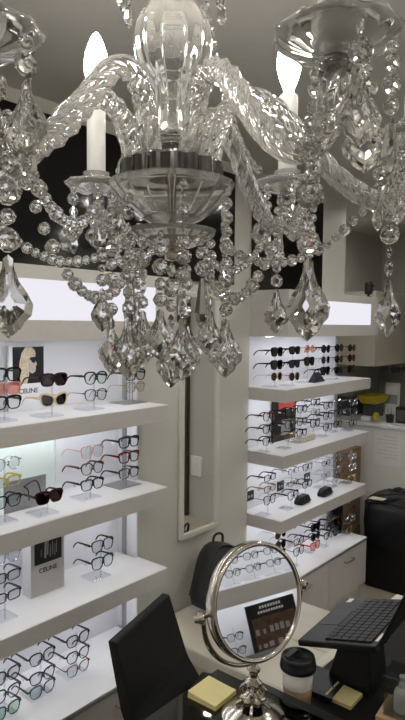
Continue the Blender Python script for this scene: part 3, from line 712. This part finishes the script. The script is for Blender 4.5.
obj('sip_bridge', loft(bmesh.new(), [[(-.030, yy, hc-.0055), (.030, yy, hc-.0055), (.026, yy, hc+zz), (-.026, yy, hc+zz)] for yy, zz in ((.012, -.004), (.016, .0035), (.030, .004), (.034, -.002))]), M['plastic'], lid)
# laptop stand + laptop, built flat in its own frame then tilted
A = off(Vector((1.417, .84, -.87))); la = .06; tilt = math.radians(14)
u = Vector((math.cos(la), math.sin(la), 0)); vh = Vector((u.y, -u.x, 0)); v = (vh*math.cos(tilt)+UP*math.sin(tilt)); nn = u.cross(-v) if u.cross(-v).z > 0 else u.cross(v)
nn = v.cross(-u) if v.cross(-u).z > 0 else u.cross(v)
if nn.z < 0: nn = -nn
LW, LD, LT = .335, .228, .017
MT = Matrix(((u.x, v.x, nn.x, 0), (u.y, v.y, nn.y, 0), (u.z, v.z, nn.z, 0), (0, 0, 0, 1)))
lp = thing('laptop', 'open black laptop with white stickers raised over the desk', 'laptop', A)
def lap(name, bm, m, parent=None, **k): return obj(name, xform(bm, MT), m, parent or lp, **k)
lap('base', B(0, LW, 0, LD, -LT, 0), M['pad'], bevel=.004)
lap('touchpad', B(.115, .225, .010, .068, .0002, .0010), M['plastic'])
bm = bmesh.new()
for r in range(6):
    y0 = .078+r*.0225*1.0
    n = 14 if r else 1
    kw = .0212
    for c_ in range(14):
        x0 = .018+c_*kw
        if r == 0 and 4 <= c_ <= 8:
            if c_ == 4: box(bm, x0+.001, x0+5*kw-.001, y0, y0+.0192, .0006, .0036)
            continue
        box(bm, x0+.001, x0+kw-.0012, y0, y0+.0192, .0006, .0036)
lap('keyboard', bm, M['key'])
lap('button_bar', B(.115, .225, .069, .074, .0002, .0018), M['key'])
lap('white_sticker', B(.292, .322, .018, .034, .0002, .0007), M['paper'])
lap('white_sticker', B(.030, .082, .2155, .2235, .0002, .0007), M['paper'])
# lid
hp = A+v*LD; d_ = ray(405, 590); 
tt = ((hp-Vector((0, 0, EYE))).dot(u))/d_.dot(u); q = off(d_*tt)-hp
ldir = (q-u*q.dot(u)).normalized()
ln = u.cross(ldir); ln = -ln if ln.dot(-v) < 0 and True else ln   # face of the screen looks back over the keys
if ln.dot(-vh) < 0: ln = -ln
ML = Matrix(((u.x, ldir.x, ln.x, 0), (u.y, ldir.y, ln.y, 0), (u.z, ldir.z, ln.z, 0), (0, 0, 0, 1)))
hl = hp-A+nn*.001+v*.004
def lidp(name, bm, m, parent, **k): return obj(name, xform(xform(bm, ML), Matrix.Translation(hl)), m, parent, **k)
ld = lidp('lid', B(0, LW, .004, .222, -.008, 0), M['pad'], lp, bevel=.003)
lidp('screen', B(.012, LW-.012, .018, .212, .0001, .0008), M['screen'], ld)
for xx in (.04, LW-.06): lidp('hinge', B(xx, xx+.03, -.004, .0035, -.010, -.002), M['plastic'], lp)
# stand under the laptop
st = thing('laptop_stand', 'black wedge stand under the laptop', 'stand', (A.x, A.y, DZ))
def lw(a, b): 
    p_ = u*a+v*b+nn*(-LT-.0012); return Vector((p_.x, p_.y, p_.z+A.z-DZ))
def lwz(a, b, z_): p_ = u*a+v*b; return Vector((p_.x, p_.y, z_))
obj('column', loft(bmesh.new(), [[lwz(a_, b_, .0005) for a_, b_ in ((.15, .03), (.28, .03), (.28, .16), (.15, .16))], [lwz(a_, b_, .03) for a_, b_ in ((.15, .03), (.28, .03), (.28, .16), (.15, .16))], [lw(a_, b_)-nn*.0065 for a_, b_ in ((.18, .06), (.26, .06), (.26, .14), (.18, .14))]]), M['plastic'], st, bevel=.003)
top = [lw(a_, b_) for a_, b_ in ((.12, .04), (.28, .04), (.28, .19), (.12, .19))]
obj('top_plate', loft(bmesh.new(), [[p_-nn*.006 for p_ in top], top]), M['plastic'], st)
# folder, phone dock, cables
p = onz(333, 668, DZ)
t = thing('black_folder', 'flat black folder lying on the desk in front of the laptop', 'folder', (p.x-.07, p.y-.0, DZ), .06)
obj('cover', B(-.10, .03, -.075, .055, .0005, .009), M['pad'], t, bevel=.002); obj('pages', B(-.097, .032, -.072, .052, .0095, .012), M['key'], t); obj('top_cover', B(-.10, .03, -.075, .055, .0125, .015), M['pad'], t, bevel=.001)
p = onz(357, 672, DZ)
t = thing('desk_phone', 'black desk phone with handset on the desk behind the laptop screen', 'phone', (1.63, .585, DZ), .1)
obj('phone_base', loft(bmesh.new(), [[(-.04, -.05, .0005), (.04, -.05, .0005), (.04, -.05, .045), (-.04, -.05, .045)], [(-.04, .05, .0005), (.04, .05, .0005), (.04, .05, .02), (-.04, .05, .02)]]), M['plastic'], t, False, .004)
obj('handset', tube(bmesh.new(), bez([(-.022, -.045, .062), (-.022, -.02, .056), (-.022, .02, .046), (-.022, .045, .038)], 5), [.013]*5+[.009]*7+[.013]*4, 10), M['plastic'], t, True)
for nm, pts, lab in (('cable', [(336, 690), (331, 683), (336, 673), (343, 664), (341, 655)], 'thin black cable looping over the small yellow notes'), ('cable', [(352, 680), (345, 672), (349, 664), (346, 658)], 'thin black cable beside the desk phone')):
    P = [onz(a, b, DZ+.022) for a, b in pts]
    tag(obj(nm, tube(bmesh.new(), bez(P, 6), .0017, 6), M['plastic'], None, True), lab, 'cable')
pc = onz(344, 694, DZ+.012)
sticky((pc.x, pc.y), DZ, .078, .010, .02, 'small yellow sticky note pad on the black desk')
# sanitiser in a clear holder on a tan box
TBH = .095
p = onz(394, 709, DZ+TBH)
t = thing('tan_box', 'small tan cardboard box under the clear sanitiser holder', 'box', (p.x, p.y-.02, DZ), .1)
obj('carton', B(-.05, .06, -.05, .05, .0005, TBH), M['tan'], t, bevel=.001); obj('flap', B(-.05, .06, -.002, .002, TBH+.0001, TBH+.0006), M['tape'], t)
hz = DZ+TBH+.0008
t = thing('acrylic_holder', 'clear acrylic holder around the sanitiser bottle', 'holder', (p.x, p.y-.02, hz), .1)
bm = bmesh.new()
box(bm, -.04, .04, -.036, -.033, .003, .10); box(bm, -.04, .04, .033, .036, .003, .10); box(bm, -.04, -.037, -.0329, .0329, .003, .10); box(bm, .037, .04, -.0329, .0329, .003, .10); box(bm, -.04, .04, -.036, .036, 0, .0029)
obj('walls', bm, M['holder'], t, bevel=.001)
obj('rounded_rim', B(-.042, .042, -.038, .038, .1001, .104), M['holder'], t, bevel=.0015)
t = thing('sanitiser_bottle', 'white pump bottle inside the clear holder', 'bottle', (p.x, p.y-.02, hz+.0035))
obj('bottle_body', lathe(bmesh.new(), [(.0003, 0), (.018, 0), (.020, .003), (.020, .045), (.016, .055), (.008, .060), (.0003, .060)], 24), M['wht'], t, True)
obj('pump', lathe(bmesh.new(), [(.007, .0602), (.009, .061), (.009, .070), (.004, .072), (.004, .082), (.008, .083), (.008, .089), (.0003, .090)], 18), M['wht'], t, True)

# ---------------------------------------------------------------- beyond the far unit
# cardboard boxes stacked behind the shelf end
zz = 0
for i, (h, w_, lab) in enumerate(((.30, .25, 'bottom brown cardboard box of the stack beyond the far shelves'), (.29, .24, 'middle brown cardboard box of the stack beyond the far shelves'), (.28, .235, 'top brown cardboard box of the stack beyond the far shelves'))):
    t = thing('cardboard_box', lab, 'box', (3.90+.004*i, 2.03, zz), .03*i-.02, 'cardboard boxes stacked beyond the far shelves')
    obj('carton', B(-w_*.75, w_*.75, -.12, .16, .0005, h-.0005), M['card'], t, bevel=.003)
    obj('packing_tape', B(-.02, .02, -.1212, -.1202, h-.10, h-.003), M['tape'], t)
    obj('hand_hole', B(.06, .09, -.1210, -.1201, h*.5-.01, h*.5+.01), M['ink'], t)
    zz += h
# half wall / counter
HX = 4.22
t = thing('service_counter', 'white service counter with a paper notice behind the black bin', 'counter', (HX, 1.7, 0))
obj('front_panel', B(0, .03, -.55, .60, 0, 1.0), M['counterpaint'], t)
obj('worktop', B(-.012, .62, -.55, .60, 1.0005, 1.028), M['lamtop'], t, bevel=.002)
obj('side_panel', B(.031, .60, .57, .60, 0, 1.0), M['wall'], t)
P0 = onx(374.5, 425, HX-.002); P1 = onx(401, 468, HX-.002)
t = thing('paper_notice', 'white paper notice with faint print taped to the counter', 'paper', (HX-.0008, (P0.y+P1.y)/2, P1.z))
w = abs(P0.y-P1.y)/2; H = P0.z-P1.z
obj('sheet', B(-.0012, -.0002, -w, w, 0, H), M['paper'], t)
bm = bmesh.new()
for k in range(7): box(bm, -.0017, -.0013, -w*.75, w*(.75 if k % 3 else .3), H*(.2+.09*k), H*(.2+.09*k)+.004)
obj('printed_lines', bm, M['faintink'], t)
# wall cabinet
UZ0, UZ1 = Z(-.29), Z(.25)
t = thing('wall_cabinet', 'greige lacquered wall cabinet hanging beyond the far light box', 'cabinet', (4.66, 1.84, UZ0))
obj('carcass', B(-.56, .60, .021, .505, 0, UZ1-UZ0), M['uc'], t)
for k in range(2): obj('door', B(-.56+k*.58+.001, .02+k*.58-.001, 0, .02, 0, UZ1-UZ0), M['uc'], t, bevel=.002)
# items on the counter
CZ = 1.0285
def counter_pt(px, py, X): p_ = onx(px, py, X); return p_
t = thing('grey_storage_bin', 'dark grey storage bin on the service counter', 'bin', (4.55, 2.24, CZ))
obj('bin_body', loft(bmesh.new(), [[(-.14, -.08, .0005), (.14, -.08, .0005), (.14, .08, .0005), (-.14, .08, .0005)], [(-.16, -.095, .13), (.16, -.095, .13), (.16, .095, .13), (-.16, .095, .13)]]), M['bin'], t, False, .006)
obj('rim', B(-.168, .168, -.103, .103, .1305, .145), M['bin'], t, bevel=.004)
t = thing('pale_tub', 'pale grey tub stacked on the dark grey bin', 'tub', (4.53, 2.235, CZ+.1455))
obj('tub_body', loft(bmesh.new(), [[(-.12, -.07, .0005), (.12, -.07, .0005), (.12, .09, .0005), (-.12, .09, .0005)], [(-.135, -.10, .07), (.135, -.10, .07), (.135, .10, .07), (-.135, .10, .07)]]), M['tub'], t, False, .006)
obj('lid', B(-.14, .14, -.105, .105, .0705, .08), M['tub'], t, bevel=.003)
p = counter_pt(377, 403, 4.5)
t = thing('yellow_tray', 'yellow plastic tray on the counter beside the pale tub', 'tray', (4.55, 2.04, CZ+.001), 0)
obj('tray_shell', loft(bmesh.new(), [[(-.10, -.06, .105), (.10, -.06, .105), (.10, .06, .105), (-.10, .06, .105)], [(-.13, -.085, .17), (.13, -.085, .17), (.13, .085, .17), (-.13, .085, .17)]]), M['yel'], t, False, .004)
obj('riser', B(-.08, .08, -.05, .05, 0, .1045), M['bin'], t)
p = counter_pt(376, 420, 4.30)
t = thing('tape_roll', 'yellow tape roll on the front edge of the counter', 'tape', (4.30, p.y, CZ))
bm = loft(bmesh.new(), [[(r*math.cos(a), yy, .034+r*math.sin(a)) for r, yy in ((.018, -.012), (.033, -.012), (.033, .012), (.018, .012))] for a in [2*PI*k/24 for k in range(24)]], closed=True)
obj('roll', bm, M['yel'], t, True); obj('core', loft(bmesh.new(), [[(r*math.cos(a), yy, .034+r*math.sin(a)) for r, yy in ((.015, -.012), (.0178, -.012), (.0178, .012), (.015, .012))] for a in [2*PI*k/24 for k in range(24)]], closed=True), M['tan'], t, True)
p = counter_pt(366, 420, 4.30)
t = thing('white_carton', 'small white carton beside the yellow tape roll', 'box', (4.31, p.y, CZ)); obj('carton', B(-.025, .025, -.035, .035, .0005, .03), M['paper'], t, bevel=.002); obj('flap', B(-.024, .024, -.001, .001, .0301, .0308), M['tape'], t)
p = counter_pt(390, 418, 4.33)
t = thing('pen_pot', 'black pot of pens on the counter', 'pen pot', (4.33, p.y, CZ))
obj('pot', lathe(bmesh.new(), [(.0003, .0005), (.027, .0005), (.03, .06), (.027, .06), (.025, .006), (.0003, .006)], 20), M['plastic'], t, True)
for k in range(5):
    a = k*1.3; obj('pen', tube(bmesh.new(), [(.01*math.cos(a), .01*math.sin(a), .008), (.021*math.cos(a), .021*math.sin(a), .11-.008*k)], .0035, 8), M['plastic' if k % 2 else 'inkg'], t, True)
p = counter_pt(391, 392, 4.70)
t = thing('leaflet_rack', 'white leaflet rack standing behind the pen pot', 'rack', (4.72, p.y, CZ))
obj('rack_back', B(.01, .016, -.06, .06, .0005, .26), M['paper'], t)
for k in range(3): obj('leaflet', B(.001+.003*k-.02+.02*0, .003+.003*k-.02, -.05, .05, .004+.07*k, .09+.075*k), M['paper' if k != 1 else 'inkg'], t)
p = counter_pt(402, 418, 4.36)
t = thing('black_speaker', 'small black speaker on the counter at the edge of view', 'speaker', (4.37, p.y, CZ)); obj('housing', B(-.04, .04, -.04, .04, .0005, .12), M['plastic'], t, bevel=.006); obj('grille', B(-.0415, -.0402, -.03, .03, .02, .10), M['bin'], t)
# dark glasses hanging below the cabinet
for k, px in enumerate((390, 401)):
    hx_ = 4.40+.17*k; p = onx(px, 370, hx_)
    glasses((hx_, p.y, p.z), 'square', 'black', 'darklens', .003, 1, f'black sunglasses hanging under the wall cabinet, {("nearest the cabinet corner", "farther from the corner")[k]}', 'sunglasses', 'sunglasses hung under the wall cabinet', -1.2)
    o = tag(obj('hanging_hook', tube(bmesh.new(), [(hx_, p.y, p.z+.0125), (hx_, p.y, UZ0-.001)], .002, 6), M['alu']), f'thin metal hook under the wall cabinet, {("nearest its corner", "farther from its corner")[k]}', 'hook', 'hooks under the wall cabinet')
# black device on the light box
p = ony(371, 297, 1.70)
t = thing('security_camera', 'small black rounded device standing on the far light box end', 'camera', (3.632, 1.68, Z(.1806)))
obj('foot', lathe(bmesh.new(), [(.0003, .0005), (.022, .0005), (.022, .006), (.008, .010), (.008, .02), (.0003, .02)], 20), M['plastic'], t, True)
obj('housing', lathe(bmesh.new(), [(.0003, .0202), (.018, .0202), (.025, .026), (.026, .05), (.026, .085), (.022, .097), (.012, .102), (.0003, .103)], 24), M['plastic'], t, True)
obj('lens', lathe(bmesh.new(), [(.0003, 0), (.010, 0), (.010, .004), (.0003, .005)], 16), M['blackglass'], t, True, loc=(0, -.0262, .075), rot=(PI/2, 0, 0))
# bin covered in a black bag
t = thing('black_bin', 'large black bin lined with a crumpled black bag beside the far cabinet', 'bin', (3.96, 1.50, 0))
bh_ = .555
obj('bin_body', loft(bmesh.new(), [[(-.20, -.30, .0005), (.20, -.30, .0005), (.20, .215, .0005), (-.20, .215, .0005)], [(-.215, -.31, bh_), (.215, -.31, bh_), (.215, .222, bh_), (-.215, .222, bh_)]]), M['deskblack'], t, False, .01)
bm = bmesh.new(); rings = []; n = 64
def binring(k, zz, amp, seed):
    r_ = random.Random(seed); ph = [r_.uniform(0, 6.28) for _ in range(6)]; out = []
    for j in range(n):
        a = 2*PI*j/n
        x = .222*k*sgnpow(math.cos(a), .28); y = -.044+.275*k*sgnpow(math.sin(a), .28)
        w_ = sum(math.sin((4+3*q)*a+ph[q])/(1+.4*q) for q in range(6))*amp
        out.append((x*(1+w_), y*(1+w_), zz+w_*.25))
    return out
for k, zz, amp in ((1.05, .30, .020), (1.055, .36, .017), (1.06, .44, .018), (1.055, .52, .015), (1.045, .572, .012), (.97, .59, .016), (.88, .575, .03), (.7, .572, .05), (.45, .585, .06), (.2, .58, .08), (.02, .578, .0)): rings.append(binring(k, zz, amp, int(zz*1000/40)))
loft(bm, rings, cap=False); obj('bag_liner', bm, M['bag'], t, True)
p = onz(377, 500, .60)
tag(obj('paper_slip', loft(bmesh.new(), [[(p.x-.03, p.y-.05, .612), (p.x+.03, p.y-.055, .611), (p.x+.03, p.y-.055, .6125), (p.x-.03, p.y-.05, .6135)], [(p.x-.03, p.y+.05, .607), (p.x+.03, p.y+.045, .610), (p.x+.03, p.y+.045, .6115), (p.x-.03, p.y+.05, .6085)]]), M['cream']), 'pale paper slip lying on the black bin bag', 'paper')

# ---------------------------------------------------------------- opposite wall: the display seen in the vanity mirror
OY = -1.60
struct(obj('wall_panel', B(1.45, 3.4, Y0+.0005, OY, 0, 1.6), M['back']))
def oshelf(z, th, lab):
    t = thing('display_shelf', lab, 'shelf', (2.4, OY, z-th), 0, 'shelves on the wall opposite')
    obj('shelf_body', B(-.9, .9, .0005, .20, 0, th-.0025), M['lam'], t); obj('shelf_top', B(-.899, .899, .001, .1995, th-.0024, th), M['lamtop'], t)
    obj('light_strip', B(-.85, .85, .10, .112, -.006, -.0005), M['led'], t)
oz = .89
oshelf(1.27, .07, 'upper shelf on the wall opposite, above the reflected glasses'); oshelf(oz, .105, 'lower shelf on the wall opposite, under the reflected glasses')
NTH = ('first', 'second', 'third', 'fourth', 'fifth')
for k in range(5):
    x = 1.86+k*.145
    stand((x, OY+.10, oz), .19, [.075, .15], .03, f'clear stand on the reflected shelf opposite, {NTH[k]} from the poster side', 'eyewear stands', flip=True)
    for r_, (zz, nm) in enumerate(((oz+.15, 'upper'), (oz+.075, 'lower'))):
        glasses((x, OY+.15, zz), 'panto', 'black', 'clearlens', .0026, 1, f'black rounded glasses reflected in the vanity mirror, {nm} row, {NTH[k]} stand', 'eyeglasses', 'eyeglasses reflected in the vanity mirror', PI)
for k in range(2):
    x = 1.78+k*.15
    stand((x, OY+.10, 0), .66, [.53, .61], .03, f'tall clear stand below the reflected shelf, {NTH[k]} from the poster side', 'eyewear stands', flip=True)
    for zz, nm in ((.61, 'upper'), (.53, 'lower')):
        glasses((x, OY+.15, zz), 'panto', 'black', 'clearlens', .0026, 1, f'black rounded glasses below the reflected shelf, {nm} on the {NTH[k]} tall stand', 'eyeglasses', 'eyeglasses reflected in the vanity mirror', PI)
t = thing('black_poster', 'black headed poster with brown pictures reflected in the vanity mirror', 'poster', (2.17, OY+.205, .0))
obj('board', B(-.165, .17, 0, .012, .0005, .765), M['ink'], t); obj('picture', B(-.14, .15, .0122, .0130, .10, .685), M['bronze'], t)
bm = bmesh.new(); r_ = random.Random(3); q_ = .14
while q_ < .66:
    x = -.13
    while x < .11:
        wq = r_.uniform(.012, .035); box(bm, x, x+wq, .0131, .0136, q_, q_+r_.uniform(.015, .055)); x += wq+r_.uniform(.012, .03)
    q_ += .075
obj('printed_products', bm, M['inkg'], t)
bm = bmesh.new()
for k in range(8): box(bm, -.075+k*.019, -.062+k*.019, .0122, .0128, .733, .748)
for k in range(10): box(bm, -.09+k*.018, -.078+k*.018, .0122, .0128, .706, .719)
obj('white_lettering', bm, M['paper'], t)

# ---------------------------------------------------------------- chandelier
CC = FW*.82+RT*(-.043)
CH = thing('crystal_chandelier', 'crystal chandelier with twisted glass arms and candle bulbs hanging in front', 'chandelier', (CC.x, CC.y, EYE))
G = M['crystal']
def part(name, bm, m, parent=None, smooth=False): return obj(name, bm, m, parent or CH, smooth)
FA = YAW
# central column (heights relative to the eye)
part('glass_ball', lathe(bmesh.new(), [(.0003, .2435), (.033, .244), (.030, .252), (.0245, .264), (.0225, .285), (.0235, .303), (.0265, .312), (.0305, .315), (.0305, .319), (.0335, .321), (.0425, .333), (.048, .345), (.0508, .362), (.0508, .376), (.0475, .392), (.042, .404), (.034, .413), (.022, .421), (.0003, .424)], 60, (0, 0, 0), .035, 12), M['armglass'], None, True)
part('collar', lathe(bmesh.new(), [(.012, .216), (.022, .217), (.023, .224), (.019, .229), (.019, .234), (.012, .236)], 24), M['dchrome'], None, True)
part('neck_vase', lathe(bmesh.new(), [(.016, .2365), (.027, .237), (.028, .2395), (.026, .2425), (.016, .243)], 32, (0, 0, 0), .03, 8), M['armglass'], None, True)
bm = lathe(bmesh.new(), [(.0301, .1885), (.064, .189), (.066, .192), (.066, .212), (.062, .2155), (.0301, .2158)], 96, (0, 0, 0), .045, 16); part('arm_hub', bm, M['dchrome'])
part('upper_bowl', lathe(bmesh.new(), [(.016, .134), (.026, .134), (.040, .140), (.064, .158), (.081, .178), (.0845, .187), (.081, .1878), (.076, .180), (.058, .162), (.036, .146), (.016, .142)], 20), M['armglass'])
part('lower_bowl', lathe(bmesh.new(), [(.010, .100), (.020, .101), (.044, .109), (.058, .120), (.060, .126), (.056, .127), (.040, .118), (.016, .110), (.010, .110)], 20), M['armglass'])
part('spindle', lathe(bmesh.new(), [(.004, .085), (.009, .087), (.010, .098), (.006, .099), (.006, .238), (.004, .239)], 14), M['chrome'], None, True)
part('crown_dish', lathe(bmesh.new(), [(.012, .440), (.030, .443), (.058, .455), (.072, .468), (.073, .474), (.068, .474), (.052, .462), (.026, .451), (.012, .449)], 24), M['armglass'])
part('upper_vase', lathe(bmesh.new(), [(.014, .475), (.020, .48), (.030, .51), (.028, .55), (.016, .59), (.012, .62)], 32, (0, 0, 0), .04, 8), M['armglass'], None, True)
hc_ = CE-EYE
part('hanging_rod', lathe(bmesh.new(), [(.005, .6202), (.005, hc_-.03)], 12), M['chrome'], None, True)
part('ceiling_canopy', lathe(bmesh.new(), [(.008, hc_-.035), (.03, hc_-.03), (.055, hc_-.012), (.058, hc_-.0005)], 32), M['chrome'], None, True)
# crystals
def bead(bm, p, r, seg=8):
    """faceted round bead"""
    p = Vector(p); rings = []
    for k, (q, h) in enumerate(((.30, -.92), (.75, -.62), (1, 0), (.75, .62), (.30, .92))):
        rings.append([(p.x+r*q*math.cos(2*PI*(j+.5*(k % 2))/seg), p.y+r*q*math.sin(2*PI*(j+.5*(k % 2))/seg), p.z+r*h) for j in range(seg)])
    loft(bm, rings)
def octa(bm, p, r, ang, th=.38):
    """flat octagon button"""
    p = Vector(p); d = Vector((math.cos(ang), math.sin(ang), 0)); n_ = Vector((-math.sin(ang), math.cos(ang), 0)); rings = []
    for q, h in ((.42, -th), (1, 0), (.42, th)):
        rings.append([p+d*(r*q*math.cos(PI*(2*j+1)/8))+UP*(r*q*math.sin(PI*(2*j+1)/8))+n_*(h*r) for j in range(8)])
    loft(bm, rings)
PD = [(0, 1.0), (.20, .90), (.24, .66), (.42, .38), (.76, .10), (1.0, -.18), (.92, -.44), (.64, -.60), (.50, -.76), (.20, -.90), (0, -1.0)]
def pendalogue(bm, p, w, h, ang, th=.32):
    """leaf-shaped cut drop, top at p"""
    p = Vector(p); d = Vector((math.cos(ang), math.sin(ang), 0)); n_ = Vector((-math.sin(ang), math.cos(ang), 0))
    o = PD+[(-x, z) for x, z in PD[-2:0:-1]]
    c = p-UP*(h/2); rings = []
    for q, hh in ((.26, -th), (.62, -th*.72), (1, -.03), (1, .03), (.62, th*.72), (.26, th)):
        rings.append([c+d*(w/2*x*q)+UP*((h/2)*(z*q-.12*(1-q)))+n_*(hh*w*.55) for x, z in o])
    loft(bm, rings)
def spear(bm, p, w, h, ang):
    p = Vector(p); rings = []
    for q, z in ((.25, 0), (.55, .12), (.7, .35), (1, .68), (.8, .85), (.05, 1)):
        rings.append([(p.x+w/2*q*math.cos(2*PI*j/6+ang), p.y+w/2*q*math.sin(2*PI*j/6+ang), p.z-h*z) for j in range(6)])
    loft(bm, rings)
rnd = random.Random(11)
def drop(p, beads, kind, w, h, parent=None):
    """a string of beads with a cut pendant at its end"""
    p = Vector(p); bm = bmesh.new(); zz = p.z
    for r in beads:
        zz -= r
        if rnd.random() < .5: bead(bm, (p.x, p.y, zz), r)
        else: octa(bm, (p.x, p.y, zz), r, rnd.uniform(0, PI))
        zz -= r+.0015
    s_ = part('bead_strand', bm, G, parent)
    bm = bmesh.new(); a = FA-PI/2+rnd.uniform(-.7, .7)
    (pendalogue if kind == 0 else spear)(bm, (p.x, p.y, zz), w, h, a)
    obj('pendant', bm, G, s_)
def swag(a, b, sag, r, n):
    a = Vector(a); b = Vector(b); bm = bmesh.new()
    for k in range(n+1):
        t_ = k/n; p = a.lerp(b, t_)-UP*(sag*4*t_*(1-t_)); bead(bm, p, r*(1+.25*((k % 3) == 0)), 7)
    part('bead_swag', bm, G)
AR = .322; BZr = .255
TIPS = []
for k, deg in enumerate((-28, 36, 92, 151, -88, -151.5)):
    a = math.radians(deg); dv = FW*math.cos(a)-0*UP+RT*math.sin(a); sd = Vector((-dv.y, dv.x, 0))
    rz_ = [(.045, .200), (.058, .245), (.072, .282), (.098, .300), (.135, .285), (.175, .242), (.215, .200), (.255, .172), (.292, .166), (.316, .184), (AR, .222)]
    pts = bez([dv*r+UP*z for r, z in rz_], 12)
    arm = part('glass_arm', tube(bmesh.new(), pts, .0125, 24, .16, .16, 6), M['armglass'], None, True)
    tip = dv*AR; TIPS.append(tip)
    x, y = tip.x, tip.y
    part('arm_nut', lathe(bmesh.new(), [(.006, .218), (.013, .219), (.0145, .225), (.0135, .231), (.006, .232)], 18, (x, y, 0)), M['dchrome'], None, True)
    bob = part('bobeche', lathe(bmesh.new(), [(.010, .2325), (.024, .233), (.042, .239), (.053, .248), (.0545, .253), (.050, .252), (.036, .244), (.020, .239), (.010, .2385)], 30, (x, y, 0), .05, 10), M['armglass'], None, True)
    part('candle_cup', lathe(bmesh.new(), [(.010, .2395), (.016, .240), (.021, .252), (.024, .270), (.022, .270), (.0188, .255), (.010, .245)], 20, (x, y, 0)), M['armglass'], None, True)
    part('candle_tube', lathe(bmesh.new(), [(.0135, .247), (.0165, .254), (.0165, .398), (.015, .400), (.0003, .400)], 20, (x, y, 0)), M['candle'], None, True)
    part('bulb', lathe(bmesh.new(), [(.007, .4003), (.0085, .405), (.0095, .412), (.016, .428), (.0205, .446), (.0215, .460), (.019, .478), (.0135, .495), (.007, .509), (.002, .515)], 22, (x, y, 0)), M['bulb'], None, True)
    # drops round the drip pan: short ones outside, one long in the middle
    for j in range(6):
        b = a+j*PI/3+.3; q = tip+(FW*math.cos(b)+RT*math.sin(b))*.047+UP*.243
        if k == 3 and (q-tip).dot(RT) < -.012: continue
        if j % 2 == 0: drop(q, [.0065, .011], 0, .042, .064)
        else: drop(q, [.006, .0075, .009, .0075], 1, .016, .050)
    drop(tip-dv*.012+UP*.190-dv*.02, [.006, .011, .008, .014, .008, .012], 0, .046, .078)
    swag(tip*.93+UP*.215, dv*.070+UP*.105, (.125 if k in (3, 5) else .065), .0066, 20)
    if k < 2: swag(dv*.066+UP*.466, tip*.80+sd*.02*(1 if k else -1)+UP*.262, .05, .0058, 24)
order = [5, 0], [3, 1]
for i, j in order:
    swag(TIPS[i]*.97+UP*.23, TIPS[j]*.97+UP*.22, .085, .0085, 20)
# lower cluster
for k in range(7):
    q = -RT*math.cos(2*PI*k/7)+FW*math.sin(2*PI*k/7)
    drop(q*.081+UP*.176, [.006, .0075, .009, .0075, .010, .0085, .0105, .0085, .0095], 0, .050, .078)
for k in range(6):
    a = 2*PI*k/6+.5; q = Vector((math.cos(a), math.sin(a), 0))
    drop(q*.056+UP*.118, [.007, .009, .011, .009, .0095][:3+2*(k % 2)], 0 if k % 2 else 1, .044 if k % 2 else .020, .066)
drop(Vector((0, 0, .083)), [.010, .013, .009, .011], 0, .046, .078)
for k in range(10):
    a = 2*PI*k/10; q = Vector((math.cos(a), math.sin(a), 0)); drop(q*.066+UP*.462, [.0055, .007], 1, .014, .034)

# ---------------------------------------------------------------- lamps in the ceiling
k = 0
names = ['above the glass table', 'above the bench', 'above the computer desk', 'above the black bin', 'at the shop front', 'beside the opposite shelves', 'near the dark door', 'between the two display units', 'over the walkway', 'added before the wall cabinet to brighten the counter']
for (x, y) in ((.2, .9), (1.6, 1.25), (1.75, .0), (3.2, 1.1), (-1.0, .3), (.6, -.95), (3.35, -.72), (2.6, .55), (3.85, -1.4), (4.02, 1.80)):  # the last downlight is an added source that lifts the counter's brightness
    t = thing('downlight', f'round recessed ceiling downlight {names[k]}', 'ceiling light', (x, y, CE), 0, 'recessed downlights'); k += 1
    obj('trim_ring', lathe(bmesh.new(), [(.038, -.0005), (.055, -.0005), (.055, -.006), (.045, -.008), (.038, -.004)], 32), M['wht'], t, True)
    obj('lamp', lathe(bmesh.new(), [(.0003, -.003), (.036, -.003), (.036, -.0006), (.0003, -.0006)], 24), M['down'], t)

# ---------------------------------------------------------------- world, camera, view
w = bpy.data.worlds.new('world'); SC.world = w; w.use_nodes = True
w.node_tree.nodes['Background'].inputs['Color'].default_value = (.05, .05, .05, 1)
cam = bpy.data.cameras.new('camera'); co = bpy.data.objects.new('camera', cam); C.objects.link(co); SC.camera = co
cam.sensor_fit = 'VERTICAL'; cam.sensor_height = 36; cam.lens = FPX/720*36; cam.clip_start = .01
fwd = FW*math.cos(PITCH)-UP*math.sin(PITCH); upv = UP*math.cos(PITCH)+FW*math.sin(PITCH)
rx = RT*math.cos(ROLL)-upv*math.sin(ROLL); ux = RT*math.sin(ROLL)+upv*math.cos(ROLL)
co.matrix_world = Matrix(((rx.x, ux.x, -fwd.x, 0), (rx.y, ux.y, -fwd.y, 0), (rx.z, ux.z, -fwd.z, EYE), (0, 0, 0, 1)))
SC.view_settings.view_transform = 'Standard'; SC.view_settings.look = 'None'; SC.view_settings.exposure = 0; SC.view_settings.gamma = 1
SC.view_settings.use_curve_mapping = False
SC.cycles.use_denoising = True
SC.cycles.max_bounces = 16; SC.cycles.transmission_bounces = 14; SC.cycles.transparent_max_bounces = 24; SC.cycles.glossy_bounces = 6
SC.cycles.sample_clamp_indirect = 8
bpy.context.view_layer.update()
